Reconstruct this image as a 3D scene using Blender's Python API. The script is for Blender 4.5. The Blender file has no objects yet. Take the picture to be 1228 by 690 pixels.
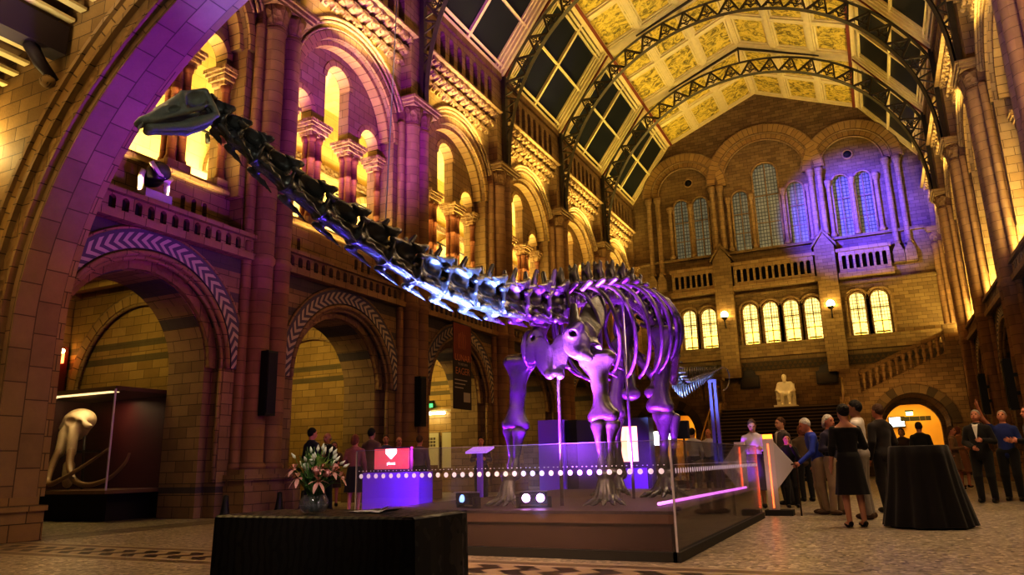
import bpy, bmesh, math, random
import numpy as np
from mathutils import Vector, Matrix
from mathutils.geometry import tessellate_polygon

random.seed(7)
rng = np.random.default_rng(7)
PI = math.pi
COL = bpy.context.scene.collection

# ------------------------------------------------------------------ mesh builder
class MB:
    """collects polygons (optionally with UVs) and links them as one mesh object"""
    def __init__(s, tf=None):
        s.v = []; s.f = []; s.uv = []; s.sm = []; s.tf = tf
    def add(s, verts, faces, uvs=None, smooth=False):
        b = len(s.v)
        if s.tf: verts = [s.tf(*p) for p in verts]
        s.v.extend(tuple(map(float, p)) for p in verts)
        for i, f in enumerate(faces):
            s.f.append(tuple(b + k for k in f)); s.sm.append(smooth)
            s.uv.append(uvs[i] if uvs else None)
        return s
    def box(s, x0, x1, y0, y1, z0, z1):
        v = [(x, y, z) for x in (x0, x1) for y in (y0, y1) for z in (z0, z1)]
        return s.add(v, [(0,1,3,2),(4,6,7,5),(0,4,5,1),(2,3,7,6),(0,2,6,4),(1,5,7,3)])
    def obox(s, c, ax, ay, az):
        """box about c with half-extent vectors ax, ay, az"""
        c, ax, ay, az = map(Vector, (c, ax, ay, az))
        v = [c + i*ax + j*ay + k*az for i in (-1,1) for j in (-1,1) for k in (-1,1)]
        return s.add([tuple(p) for p in v], [(0,1,3,2),(4,6,7,5),(0,4,5,1),(2,3,7,6),(0,2,6,4),(1,5,7,3)])
    def bar(s, a, b, w, h, up=(0,0,1)):
        a, b = Vector(a), Vector(b); t = (b - a); L = t.length
        if L < 1e-6: return s
        t /= L; u = Vector(up)
        sd = t.cross(u)
        if sd.length < 1e-4: sd = t.cross(Vector((1,0,0)))
        sd.normalize(); u = sd.cross(t)
        return s.obox((a + b)/2, t*L/2, sd*w/2, u*h/2)
    def extrude(s, poly, mapper, d0, d1, holes=()):
        """poly, holes: 2-D outlines; mapper(u, w, d) -> 3-D; a slab between depths d0 and d1"""
        loops = [list(poly)] + [list(h) for h in holes]
        flat = [p for l in loops for p in l]
        tris = tessellate_polygon([[Vector((p[0], p[1], 0)) for p in l] for l in loops])
        n = len(flat)
        v = [mapper(p[0], p[1], d0) for p in flat] + [mapper(p[0], p[1], d1) for p in flat]
        f = [tuple(t) for t in tris] + [tuple(n + k for k in reversed(t)) for t in tris]
        b = 0
        for l in loops:
            m = len(l)
            for i in range(m):
                j = (i + 1) % m
                f.append((b+i, b+j, n+b+j, n+b+i))
            b += m
        return s.add(v, f)
    def ring(s, mapper, cu, cw, r0, r1, d0, d1, a0=0.0, a1=PI, n=28, smooth=False):
        """arch ring solid with UVs: u = arc length, v = around the section"""
        sec = [(r0, d1), (r0, d0), (r1, d0), (r1, d1)]
        L = [0, abs(d1-d0), abs(d1-d0) + (r1-r0), 2*abs(d1-d0) + (r1-r0)]
        v = []; 
        for i in range(n+1):
            a = a0 + (a1-a0)*i/n
            for r, d in sec: v.append(mapper(cu + r*math.cos(a), cw + r*math.sin(a), d))
        f = []; uv = []
        for i in range(n):
            ua, ub = (a1-a0)*i/n*r0, (a1-a0)*(i+1)/n*r0
            for k in range(3):
                f.append((i*4+k, i*4+k+1, (i+1)*4+k+1, (i+1)*4+k)); uv.append([(ua, L[k]), (ua, L[k+1]), (ub, L[k+1]), (ub, L[k])])
            f.append((i*4+3, i*4, (i+1)*4, (i+1)*4+3)); uv.append([(ua,0)]*4)
        f.append((0,1,2,3)); uv.append([(0,0)]*4); f.append(tuple(n*4+k for k in (3,2,1,0))); uv.append([(0,0)]*4)
        return s.add(v, f, uv, smooth)
    def tube(s, pts, rad, n=8, caps=True, flat=1.0, up=None, smooth=True):
        pts = [Vector(p) for p in pts]; m = len(pts)
        if not hasattr(rad, '__len__'): rad = [rad]*m
        v = []; pu = Vector(up) if up else None
        for i, p in enumerate(pts):
            t = (pts[min(i+1, m-1)] - pts[max(i-1, 0)])
            if t.length < 1e-9: t = Vector((0,0,1))
            t.normalize()
            if pu is None:
                pu = Vector((0,0,1)) if abs(t.z) < .9 else Vector((1,0,0))
            sd = t.cross(pu)
            if sd.length < 1e-5: sd = t.cross(Vector((.3,.8,.1)))
            sd.normalize(); u = sd.cross(t).normalized()
            if up is None: pu = u
            for k in range(n):
                a = 2*PI*k/n
                v.append(tuple(p + sd*math.cos(a)*rad[i] + u*math.sin(a)*rad[i]*flat))
        f = [(i*n+k, i*n+(k+1)%n, (i+1)*n+(k+1)%n, (i+1)*n+k) for i in range(m-1) for k in range(n)]
        if caps: f += [tuple(range(n))[::-1], tuple((m-1)*n+k for k in range(n))]
        return s.add(v, f, None, smooth)
    def lathe(s, prof, c=(0,0,0), n=16, sx=1.0, sy=1.0, smooth=True, caps=True):
        v = [(c[0]+r*sx*math.cos(2*PI*k/n), c[1]+r*sy*math.sin(2*PI*k/n), c[2]+z) for r, z in prof for k in range(n)]
        m = len(prof)
        f = [(i*n+k, i*n+(k+1)%n, (i+1)*n+(k+1)%n, (i+1)*n+k) for i in range(m-1) for k in range(n)]
        if caps: f += [tuple(range(n))[::-1], tuple((m-1)*n+k for k in range(n))]
        return s.add(v, f, None, smooth)
    def ball(s, c, r, n=10, m=6):
        rx, ry, rz = r if hasattr(r, '__len__') else (r, r, r)
        v = [(c[0], c[1], c[2]-rz)] + [(c[0]+rx*math.cos(2*PI*k/n)*math.sin(PI*i/m), c[1]+ry*math.sin(2*PI*k/n)*math.sin(PI*i/m), c[2]-rz*math.cos(PI*i/m)) for i in range(1, m) for k in range(n)] + [(c[0], c[1], c[2]+rz)]
        f = [(0, 1+(k+1)%n, 1+k) for k in range(n)]
        f += [(1+i*n+k, 1+i*n+(k+1)%n, 1+(i+1)*n+(k+1)%n, 1+(i+1)*n+k) for i in range(m-2) for k in range(n)]
        f += [(1+(m-2)*n+k, 1+(m-2)*n+(k+1)%n, len(v)-1) for k in range(n)]
        return s.add(v, f, None, True)
    def build(s, name, mat=None, parent=None, loc=None, normals=True):
        me = bpy.data.meshes.new(name)
        me.from_pydata(s.v, [], s.f)
        if any(s.sm): me.polygons.foreach_set('use_smooth', s.sm)
        if any(u is not None for u in s.uv):
            lay = me.uv_layers.new(name='UVMap'); k = 0
            for f, u in zip(s.f, s.uv):
                for j in range(len(f)):
                    if u is not None: lay.data[k].uv = u[j]
                    k += 1
        if normals:
            bm = bmesh.new(); bm.from_mesh(me); bmesh.ops.recalc_face_normals(bm, faces=bm.faces); bm.to_mesh(me); bm.free()
        return link(name, me, mat, parent, loc)

def link(name, me, mat=None, parent=None, loc=None):
    o = bpy.data.objects.new(name, me); COL.objects.link(o)
    if mat: me.materials.append(mat)
    if parent: o.parent = parent
    if loc: o.location = loc
    return o
def empty(name, loc=(0,0,0), rz=0, parent=None):
    o = bpy.data.objects.new(name, None); COL.objects.link(o)
    o.location = loc; o.rotation_euler.z = rz; o.empty_display_size = .1
    if parent: o.parent = parent
    return o
def tag(o, label=None, cat=None, group=None, kind=None):
    for k, x in (('label', label), ('category', cat), ('group', group), ('kind', kind)):
        if x: o[k] = x
    return o
def copy_tree(o, parent=None):
    c = o.copy(); COL.objects.link(c); c.parent = parent
    for ch in list(o.children): copy_tree(ch, c)
    return c

# ------------------------------------------------------------------ implicit surfaces (smooth bodies and bones)
def V3(*p): return np.array(p, float)
def eul(rx=0, ry=0, rz=0):
    m = Matrix.Rotation(rz, 3, 'Z') @ Matrix.Rotation(ry, 3, 'Y') @ Matrix.Rotation(rx, 3, 'X')
    return np.array(m)
def cone(a, b, ra, rb=None, k=.03): return ('c', V3(*a), V3(*b), ra, ra if rb is None else rb, '+', k)
def ell(c, r, R=None, k=.03): return ('e', V3(*c), V3(*r), R, None, '+', k)
def cut(p, k=.01): return p[:5] + ('-', k)
def inter(p, k=.01): return p[:5] + ('&', k)
def half(point, normal, k=.008): return ('h', V3(*point), V3(*normal)/np.linalg.norm(normal), None, None, '&', k)   # keeps the side the normal points to
def field(p, P):
    t = p[0]
    if t == 'c':
        a, b = p[1], p[2]; ab = b - a; L = max(ab @ ab, 1e-12)
        q = P - a; h = np.clip(q @ ab / L, 0, 1)
        return np.sqrt(((q - h[..., None]*ab)**2).sum(-1)) - (p[3] + (p[4]-p[3])*h)
    if t == 'e':
        q = P - p[1]
        if p[3] is not None: q = q @ p[3]
        k0 = np.sqrt(((q/p[2])**2).sum(-1)) + 1e-9; k1 = np.sqrt(((q/p[2]**2)**2).sum(-1)) + 1e-9
        return k0*(k0-1)/k1
    if t == 'h': return -((P - p[1]) @ p[2])
def pbox(p):
    if p[0] == 'c':
        r = max(p[3], p[4]); return np.minimum(p[1], p[2]) - r, np.maximum(p[1], p[2]) + r
    r = p[2] if p[3] is None else np.full(3, p[2].max())
    return p[1] - r, p[1] + r
def snet(D, o, h):
    n = np.array(D.shape); c = tuple(n-1)
    acc = np.zeros(c + (3,), np.float32); cnt = np.zeros(c, np.int16)
    S = D < 0; crosses = []
    for ax in range(3):
        lo = [slice(None)]*3; hi = [slice(None)]*3; lo[ax] = slice(0, -1); hi[ax] = slice(1, None)
        a, b = D[tuple(lo)], D[tuple(hi)]
        cr = S[tuple(lo)] != S[tuple(hi)]
        t = np.where(cr, a/np.where(cr, a-b, 1), 0).astype(np.float32)
        crosses.append(cr)
        o1, o2 = [k for k in range(3) if k != ax]
        for i in (0, 1):
            for j in (0, 1):
                sl = [slice(None)]*3; sl[o1] = slice(i, i + n[o1]-1); sl[o2] = slice(j, j + n[o2]-1)
                m = cr[tuple(sl)]; cnt += m
                acc[..., ax] += np.where(m, t[tuple(sl)], 0); acc[..., o1] += m*i; acc[..., o2] += m*j
    act = cnt > 0; idx = np.full(c, -1, np.int64); idx[act] = np.arange(act.sum())
    w = np.argwhere(act); v = (w + acc[act]/cnt[act][:, None])*h + o
    F = []
    for ax in range(3):
        cr = crosses[ax]; o1, o2 = [k for k in range(3) if k != ax]
        e = np.argwhere(cr); ok = (e[:, o1] > 0) & (e[:, o1] < n[o1]-1) & (e[:, o2] > 0) & (e[:, o2] < n[o2]-1)
        e = e[ok]
        def g(i, j):
            q = e.copy(); q[:, o1] -= i; q[:, o2] -= j
            return idx[q[:, 0], q[:, 1], q[:, 2]]
        q = np.stack([g(0,0), g(1,0), g(1,1), g(0,1)], 1)
        neg = S[e[:, 0], e[:, 1], e[:, 2]]
        if ax == 1: neg = ~neg
        q[~neg] = q[~neg][:, ::-1]
        F.append(q[:, ::-1])
    return v, np.concatenate(F)
def sculpt(prims, h, mb=None):
    """smooth union / cut of primitives, meshed; returns an MB"""
    plus = [p for p in prims if p[5] == '+']
    bb = [pbox(p) for p in plus]
    lo = np.min([b[0] for b in bb], 0) - 2.5*h; hi = np.max([b[1] for b in bb], 0) + 2.5*h
    n = np.maximum(np.ceil((hi-lo)/h).astype(int) + 1, 4)
    ax = [lo[i] + h*np.arange(n[i]) for i in range(3)]
    D = np.full(tuple(n), 1.0, np.float32)
    for p in prims:
        if p[0] == 'h': sl = (slice(None),)*3
        else:
            a, b = pbox(p); m = max(p[6], h)*1.6 + 2*h
            if p[5] == '&': sl = (slice(None),)*3
            else:
                i0 = np.clip(((a-m-lo)/h).astype(int), 0, n-1); i1 = np.clip(((b+m-lo)/h).astype(int) + 2, 1, n)
                if (i1 <= i0).any(): continue
                sl = tuple(slice(i0[k], i1[k]) for k in range(3))
        P = np.stack(np.meshgrid(ax[0][sl[0]], ax[1][sl[1]], ax[2][sl[2]], indexing='ij'), -1)
        d = field(p, P).astype(np.float32); A = D[sl]; k = p[6]
        if p[5] == '+':
            hh = np.clip(.5 + .5*(A-d)/k, 0, 1); D[sl] = A + (d-A)*hh - k*hh*(1-hh)
        elif p[5] == '-':
            d = -d; hh = np.clip(.5 - .5*(A-d)/k, 0, 1); D[sl] = A + (d-A)*hh + k*hh*(1-hh)
        else:
            hh = np.clip(.5 - .5*(A-d)/k, 0, 1); D[sl] = A + (d-A)*hh + k*hh*(1-hh)
    v, f = snet(D, lo, h)
    mb = mb or MB(); b = len(mb.v)
    mb.v.extend(map(tuple, v.tolist())); mb.f.extend(tuple(b+k for k in q) for q in f.tolist())
    mb.sm.extend([True]*len(f)); mb.uv.extend([None]*len(f))
    return mb

# ------------------------------------------------------------------ materials
MATS = {}
def nodes(name):
    m = bpy.data.materials.new(name); m.use_nodes = True
    nt = m.node_tree; nt.nodes.clear()
    out = nt.nodes.new('ShaderNodeOutputMaterial'); b = nt.nodes.new('ShaderNodeBsdfPrincipled')
    nt.links.new(b.outputs[0], out.inputs[0])
    return m, nt, b
def N(nt, kind, **kw):
    n = nt.nodes.new('ShaderNode' + kind)
    for k, v in kw.items():
        if k.startswith('i_'):
            key = k[2:]; key = int(key) if key.isdigit() else key.replace('_', ' ')
            s = n.inputs[key]
            if isinstance(v, bpy.types.NodeSocket): nt.links.new(v, s)
            else: s.default_value = v
        else: setattr(n, k, v)
    return n
def mth(nt, op, a, b=0.0, c=0.0):
    n = nt.nodes.new('ShaderNodeMath'); n.operation = op
    for i, x in enumerate((a, b, c)):
        if isinstance(x, bpy.types.NodeSocket): nt.links.new(x, n.inputs[i])
        else: n.inputs[i].default_value = x
    return n.outputs[0]
def mixc(nt, fac, a, b, blend='MIX'):
    n = nt.nodes.new('ShaderNodeMix'); n.data_type = 'RGBA'; n.blend_type = blend
    for i, x in ((0, fac), (6, a), (7, b)):
        if isinstance(x, bpy.types.NodeSocket): nt.links.new(x, n.inputs[i])
        else: n.inputs[i].default_value = (tuple(x) + (1,))[:4] if hasattr(x, '__len__') else x
    return n.outputs[2]
def rgb(h):
    c = [int(h[i:i+2], 16)/255 for i in (0, 2, 4)]
    return tuple(x/12.92 if x <= .04045 else ((x+.055)/1.055)**2.4 for x in c)
def plain(name, color, rough=.6, metal=0.0, noise=0.0, scale=8.0, bump=0.0, emit=None, es=0.0, alpha=1.0, trans=0.0, spec=None, sheen=0.0):
    if name in MATS: return MATS[name]
    m, nt, b = nodes(name); c = color + (1,)
    b.inputs['Base Color'].default_value = c; b.inputs['Roughness'].default_value = rough; b.inputs['Metallic'].default_value = metal
    if spec is not None: b.inputs['Specular IOR Level'].default_value = spec
    if sheen: b.inputs['Sheen Weight'].default_value = sheen
    if noise or bump:
        tc = N(nt, 'TexCoord'); t = N(nt, 'TexNoise', i_Vector=tc.outputs['Object'], i_Scale=scale, i_Detail=5.0)
        if noise: nt.links.new(mixc(nt, t.outputs[0], tuple(x*(1-noise) for x in color), tuple(min(1, x*(1+noise)) for x in color)), b.inputs['Base Color'])
        if bump: 
            bp = N(nt, 'Bump', i_Strength=bump, i_Distance=.03, i_Height=t.outputs[0]); nt.links.new(bp.outputs[0], b.inputs['Normal'])
    if emit: b.inputs['Emission Color'].default_value = emit + (1,); b.inputs['Emission Strength'].default_value = es
    if alpha < 1: b.inputs['Alpha'].default_value = alpha
    if trans: b.inputs['Transmission Weight'].default_value = trans
    MATS[name] = m; return m
def wall_uv(nt):
    """(u, v) on any upright or flat face from world position: u along the face, v up"""
    g = N(nt, 'NewGeometry'); p = N(nt, 'SeparateXYZ', i_0=g.outputs['Position']); n = N(nt, 'SeparateXYZ', i_0=g.outputs['True Normal'])
    fx = mth(nt, 'GREATER_THAN', mth(nt, 'ABSOLUTE', n.outputs[0]), .62); fz = mth(nt, 'GREATER_THAN', mth(nt, 'ABSOLUTE', n.outputs[2]), .75)
    u = mth(nt, 'ADD', mth(nt, 'MULTIPLY', p.outputs[1], fx), mth(nt, 'MULTIPLY', p.outputs[0], mth(nt, 'SUBTRACT', 1.0, fx)))
    v = mth(nt, 'ADD', mth(nt, 'MULTIPLY', p.outputs[1], fz), mth(nt, 'MULTIPLY', p.outputs[2], mth(nt, 'SUBTRACT', 1.0, fz)))
    return N(nt, 'CombineXYZ', i_0=u, i_1=v).outputs[0], p.outputs[2], g
def stone(name, c1, c2, mortar, bw=.62, bh=.30, uv=False, rough=.75, bands=(), band=(.05,.05,.06), bump=.5, carve=0.0, msize=.008):
    if name in MATS: return MATS[name]
    m, nt, b = nodes(name)
    if uv:
        vec = N(nt, 'UVMap').outputs[0]; g = N(nt, 'NewGeometry'); z = None
    else: vec, z, g = wall_uv(nt)
    br = N(nt, 'TexBrick', i_Vector=vec, i_Scale=1.0, i_Color1=c1+(1,), i_Color2=c2+(1,), i_Mortar=mortar+(1,))
    br.inputs['Mortar Size'].default_value = msize; br.inputs['Mortar Smooth'].default_value = .3; br.inputs['Bias'].default_value = 0.0
    br.inputs['Brick Width'].default_value = bw; br.inputs['Row Height'].default_value = bh
    ns = N(nt, 'TexNoise', i_Vector=g.outputs['Position'], i_Scale=1.3, i_Detail=8.0, i_Roughness=.7)
    col = br.outputs[0]
    if bands and z is not None:
        f = None
        for a, c in bands:
            t = mth(nt, 'MULTIPLY', mth(nt, 'GREATER_THAN', z, a), mth(nt, 'LESS_THAN', z, c))
            f = t if f is None else mth(nt, 'MAXIMUM', f, t)
        col = mixc(nt, mth(nt, 'MULTIPLY', f, .85), col, band)
    col = mixc(nt, .75, col, mixc(nt, ns.outputs[0], (.42,.40,.38), (1.25,1.2,1.1)), 'MULTIPLY')
    nt.links.new(col, b.inputs['Base Color']); b.inputs['Roughness'].default_value = rough
    b.inputs['Specular IOR Level'].default_value = .3
    fine = N(nt, 'TexNoise', i_Vector=g.outputs['Position'], i_Scale=22.0, i_Detail=4.0)
    hgt = mth(nt, 'SUBTRACT', mth(nt, 'MULTIPLY', fine.outputs[0], .35), br.outputs[1])
    if carve:
        vo = N(nt, 'TexVoronoi', i_Vector=g.outputs['Position'], i_Scale=carve); hgt = mth(nt, 'ADD', hgt, mth(nt, 'MULTIPLY', vo.outputs[0], 2.2))
    bp = N(nt, 'Bump', i_Strength=bump, i_Distance=.025, i_Height=hgt); nt.links.new(bp.outputs[0], b.inputs['Normal'])
    MATS[name] = m; return m
# ------------------------------------------------------------------ stone, metal, glass
T1, T2, TM = (.325,.23,.137), (.23,.157,.09), (.095,.065,.04)
M_wall = stone('stone_wall', T1, T2, TM, .50, .23, bands=((5.18,5.5),(4.52,4.72),(3.92,4.12),(.5,.62)), band=(.075,.07,.085))
M_alc = stone('stone_alcove', (.40,.27,.11), (.30,.195,.075), (.14,.095,.045), .52, .22, bands=((3.86,4.02),(3.5,3.66)), band=(.12,.10,.06))
M_plain = stone('stone_plain', T1, (.27,.175,.09), TM, .46, .25, bump=.4)
M_shaft = stone('stone_shaft', (.32,.195,.115), (.24,.145,.085), (.13,.08,.05), 9.0, .27, bump=.35)
M_red = stone('stone_red_shaft', (.24,.10,.055), (.18,.075,.042), (.09,.04,.025), 9.0, .32, bump=.4, rough=.5)
M_carve = stone('stone_carved', (.33,.215,.115), (.25,.16,.085), (.10,.065,.04), .5, .5, carve=7.0, bump=1.0)
M_back = stone('stone_back_wall', (.26,.18,.098), (.175,.118,.062), (.085,.055,.028), .45, .19)
M_arch = stone('stone_arch_blocks', (.32,.22,.15), (.25,.17,.115), (.13,.085,.06), .50, .36, uv=True, msize=.010)
M_vous = stone('stone_voussoir', (.40,.27,.125), (.31,.20,.095), (.12,.08,.04), .26, 3.0, uv=True, msize=.012)
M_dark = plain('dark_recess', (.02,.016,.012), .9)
M_gallery = stone('gallery_plaster', (.72,.58,.27), (.62,.48,.2), (.45,.33,.13), .8, .4, bump=.25)
M_iron = plain('roof_iron', (.10,.085,.06), .45, .5, noise=.3, scale=3)
M_wood = plain('dark_beam_wood', (.035,.022,.03), .6)
M_cream = plain('cream_paint', (.68,.55,.30), .55, noise=.15, scale=4)
M_redpaint = plain('red_paint', (.20,.055,.025), .55)
M_pane = plain('dark_roof_glass', (.020,.024,.026), .35, spec=.25)
M_black = plain('black_plastic', (.010,.010,.012), .45)

def chevron_mat():
    m, nt, b = nodes('leaf_chevron_band')
    uv = N(nt, 'SeparateXYZ', i_0=N(nt, 'UVMap').outputs[0])
    d = mth(nt, 'ABSOLUTE', mth(nt, 'SUBTRACT', uv.outputs[1], .235))
    t = mth(nt, 'FRACT', mth(nt, 'ADD', mth(nt, 'MULTIPLY', uv.outputs[0], 5.2), mth(nt, 'MULTIPLY', d, 5.5)))
    f = mth(nt, 'MULTIPLY', mth(nt, 'GREATER_THAN', t, .5), mth(nt, 'LESS_THAN', d, .15))
    c = mixc(nt, f, (.085,.075,.10), (.40,.33,.25))
    nt.links.new(c, b.inputs['Base Color']); b.inputs['Roughness'].default_value = .7
    bp = N(nt, 'Bump', i_Strength=.6, i_Distance=.02, i_Height=f); nt.links.new(bp.outputs[0], b.inputs['Normal'])
    return m
M_chev = chevron_mat()
def floor_mat():
    m, nt, b = nodes('terrazzo_floor')
    g = N(nt, 'NewGeometry'); p = N(nt, 'SeparateXYZ', i_0=g.outputs['Position'])
    v = N(nt, 'TexVoronoi', i_Vector=g.outputs['Position'], i_Scale=24.0)
    sp = N(nt, 'ValToRGB', i_0=N(nt, 'SeparateXYZ', i_0=v.outputs['Color']).outputs[0])
    cr = sp.color_ramp; cr.elements[0].color = (.08,.07,.058,1); cr.elements[1].color = (.66,.58,.47,1)
    cr.elements.new(.25).color = (.27,.235,.185,1); cr.elements.new(.75).color = (.40,.35,.28,1)
    ns = N(nt, 'TexNoise', i_Vector=g.outputs['Position'], i_Scale=.8, i_Detail=4.0)
    col = mixc(nt, .5, sp.outputs[0], mixc(nt, ns.outputs[0], (.5,.5,.5), (1.2,1.2,1.2)), 'MULTIPLY')
    # mosaic strips: a cross band under the great arch and lines along the walls
    def between(x, a, c): return mth(nt, 'MULTIPLY', mth(nt, 'GREATER_THAN', x, a), mth(nt, 'LESS_THAN', x, c))
    X, Y = p.outputs[0], p.outputs[1]
    band = between(Y, 5.72, 6.92)
    zig = mth(nt, 'FRACT', mth(nt, 'MULTIPLY', mth(nt, 'ADD', X, mth(nt, 'PINGPONG', Y, .16)), 2.6))
    mos = mixc(nt, mth(nt, 'GREATER_THAN', zig, .55), (.045,.035,.03), (.34,.27,.19))
    core = between(Y, 6.05, 6.6)
    bcol = mixc(nt, core, (.16,.12,.085), mos)
    edge = mth(nt, 'MAXIMUM', mth(nt, 'MAXIMUM', between(Y, 5.72, 5.79), between(Y, 6.85, 6.92)), mth(nt, 'MAXIMUM', between(Y, 5.98, 6.05), between(Y, 6.6, 6.67)))
    bcol = mixc(nt, edge, bcol, (.42,.36,.28))
    col = mixc(nt, band, col, bcol)
    XL = mth(nt, 'ABSOLUTE', mth(nt, 'ADD', X, 4.15))
    lines = mth(nt, 'MULTIPLY', mth(nt, 'MAXIMUM', between(XL, 7.62, 7.72), between(XL, 6.95, 7.02)), mth(nt, 'GREATER_THAN', Y, 6.92))
    inner = mth(nt, 'MULTIPLY', between(XL, 7.02, 7.62), mth(nt, 'GREATER_THAN', Y, 6.92))
    col = mixc(nt, mth(nt, 'MULTIPLY', inner, .6), col, (.10,.075,.05)); col = mixc(nt, lines, col, (.05,.04,.035))
    nt.links.new(col, b.inputs['Base Color']); b.inputs['Roughness'].default_value = .32; b.inputs['Specular IOR Level'].default_value = .5
    return m
M_floor = floor_mat()
def panel_mat():
    """painted foliage on gold ceiling panels"""
    m, nt, b = nodes('painted_foliage_panel')
    g = N(nt, 'NewGeometry')
    n1 = N(nt, 'TexNoise', i_Vector=g.outputs['Position'], i_Scale=2.2, i_Detail=7.0, i_Roughness=.75, i_Distortion=1.6)
    r = N(nt, 'ValToRGB', i_0=n1.outputs[0]); cr = r.color_ramp
    cr.elements[0].position = .40; cr.elements[0].color = (.15,.115,.025,1); cr.elements[1].position = .52; cr.elements[1].color = (.62,.46,.09,1)
    cr.elements.new(.45).color = (.32,.24,.05,1); cr.elements.new(.6).color = (.74,.56,.14,1); cr.elements.new(.66).color = (.42,.25,.07,1)
    nt.links.new(r.outputs[0], b.inputs['Base Color']); b.inputs['Roughness'].default_value = .6
    return m
M_panel = panel_mat()
def leaded(name, col, es, dens=5.0, lead=(.02,.02,.02)):
    m, nt, b = nodes(name)
    g = N(nt, 'NewGeometry'); p = N(nt, 'SeparateXYZ', i_0=g.outputs['Position'])
    fx = mth(nt, 'FRACT', mth(nt, 'MULTIPLY', p.outputs[0], dens)); fz = mth(nt, 'FRACT', mth(nt, 'MULTIPLY', p.outputs[2], dens*.8))
    l = mth(nt, 'MAXIMUM', mth(nt, 'LESS_THAN', fx, .2), mth(nt, 'LESS_THAN', fz, .2))
    ns = N(nt, 'TexNoise', i_Vector=g.outputs['Position'], i_Scale=2.5, i_Detail=3.0)
    c = mixc(nt, mth(nt, 'MULTIPLY', l, .8), mixc(nt, ns.outputs[0], tuple(x*.5 for x in col), col), lead)
    nt.links.new(c, b.inputs['Base Color']); nt.links.new(c, b.inputs['Emission Color']); b.inputs['Emission Strength'].default_value = es
    b.inputs['Roughness'].default_value = .2
    return m
M_win_lit = leaded('lit_leaded_glass', (1.0,.78,.28), 1.5, 7.0)
M_win_dim = leaded('dim_leaded_glass', (.22,.22,.17), .35, 6.0)

# ------------------------------------------------------------------ hall frame: x across, y along, z up
HC = -4.15                        # centre line of the hall
YB = 42.0                         # end wall
BAYS = [6.3 + 6*k for k in range(6)]
def Lm(s_, z, d): return (-12.0 - d, s_, z)
def Rm(s_, z, d): return (3.7 + d, s_, z)
def Bm(u, w, d): return (u, YB + d, w)
def arc(cu, cw, r, a0, a1, n=20, ry=None):
    ry = r if ry is None else ry
    return [(cu + r*math.cos(a0 + (a1-a0)*i/n), cw + ry*math.sin(a0 + (a1-a0)*i/n)) for i in range(n+1)]
def arched(x0, x1, z0, apex, n=10):
    r = (x1-x0)/2; return [(x0, z0), (x1, z0)] + arc((x0+x1)/2, apex-r, r, 0, PI, n)

# floor
fl = MB().add([(-20,-6,0),(9,-6,0),(9,50,0),(-20,50,0)], [(0,1,2,3)]).build('floor', M_floor); tag(fl, kind='structure')

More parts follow.
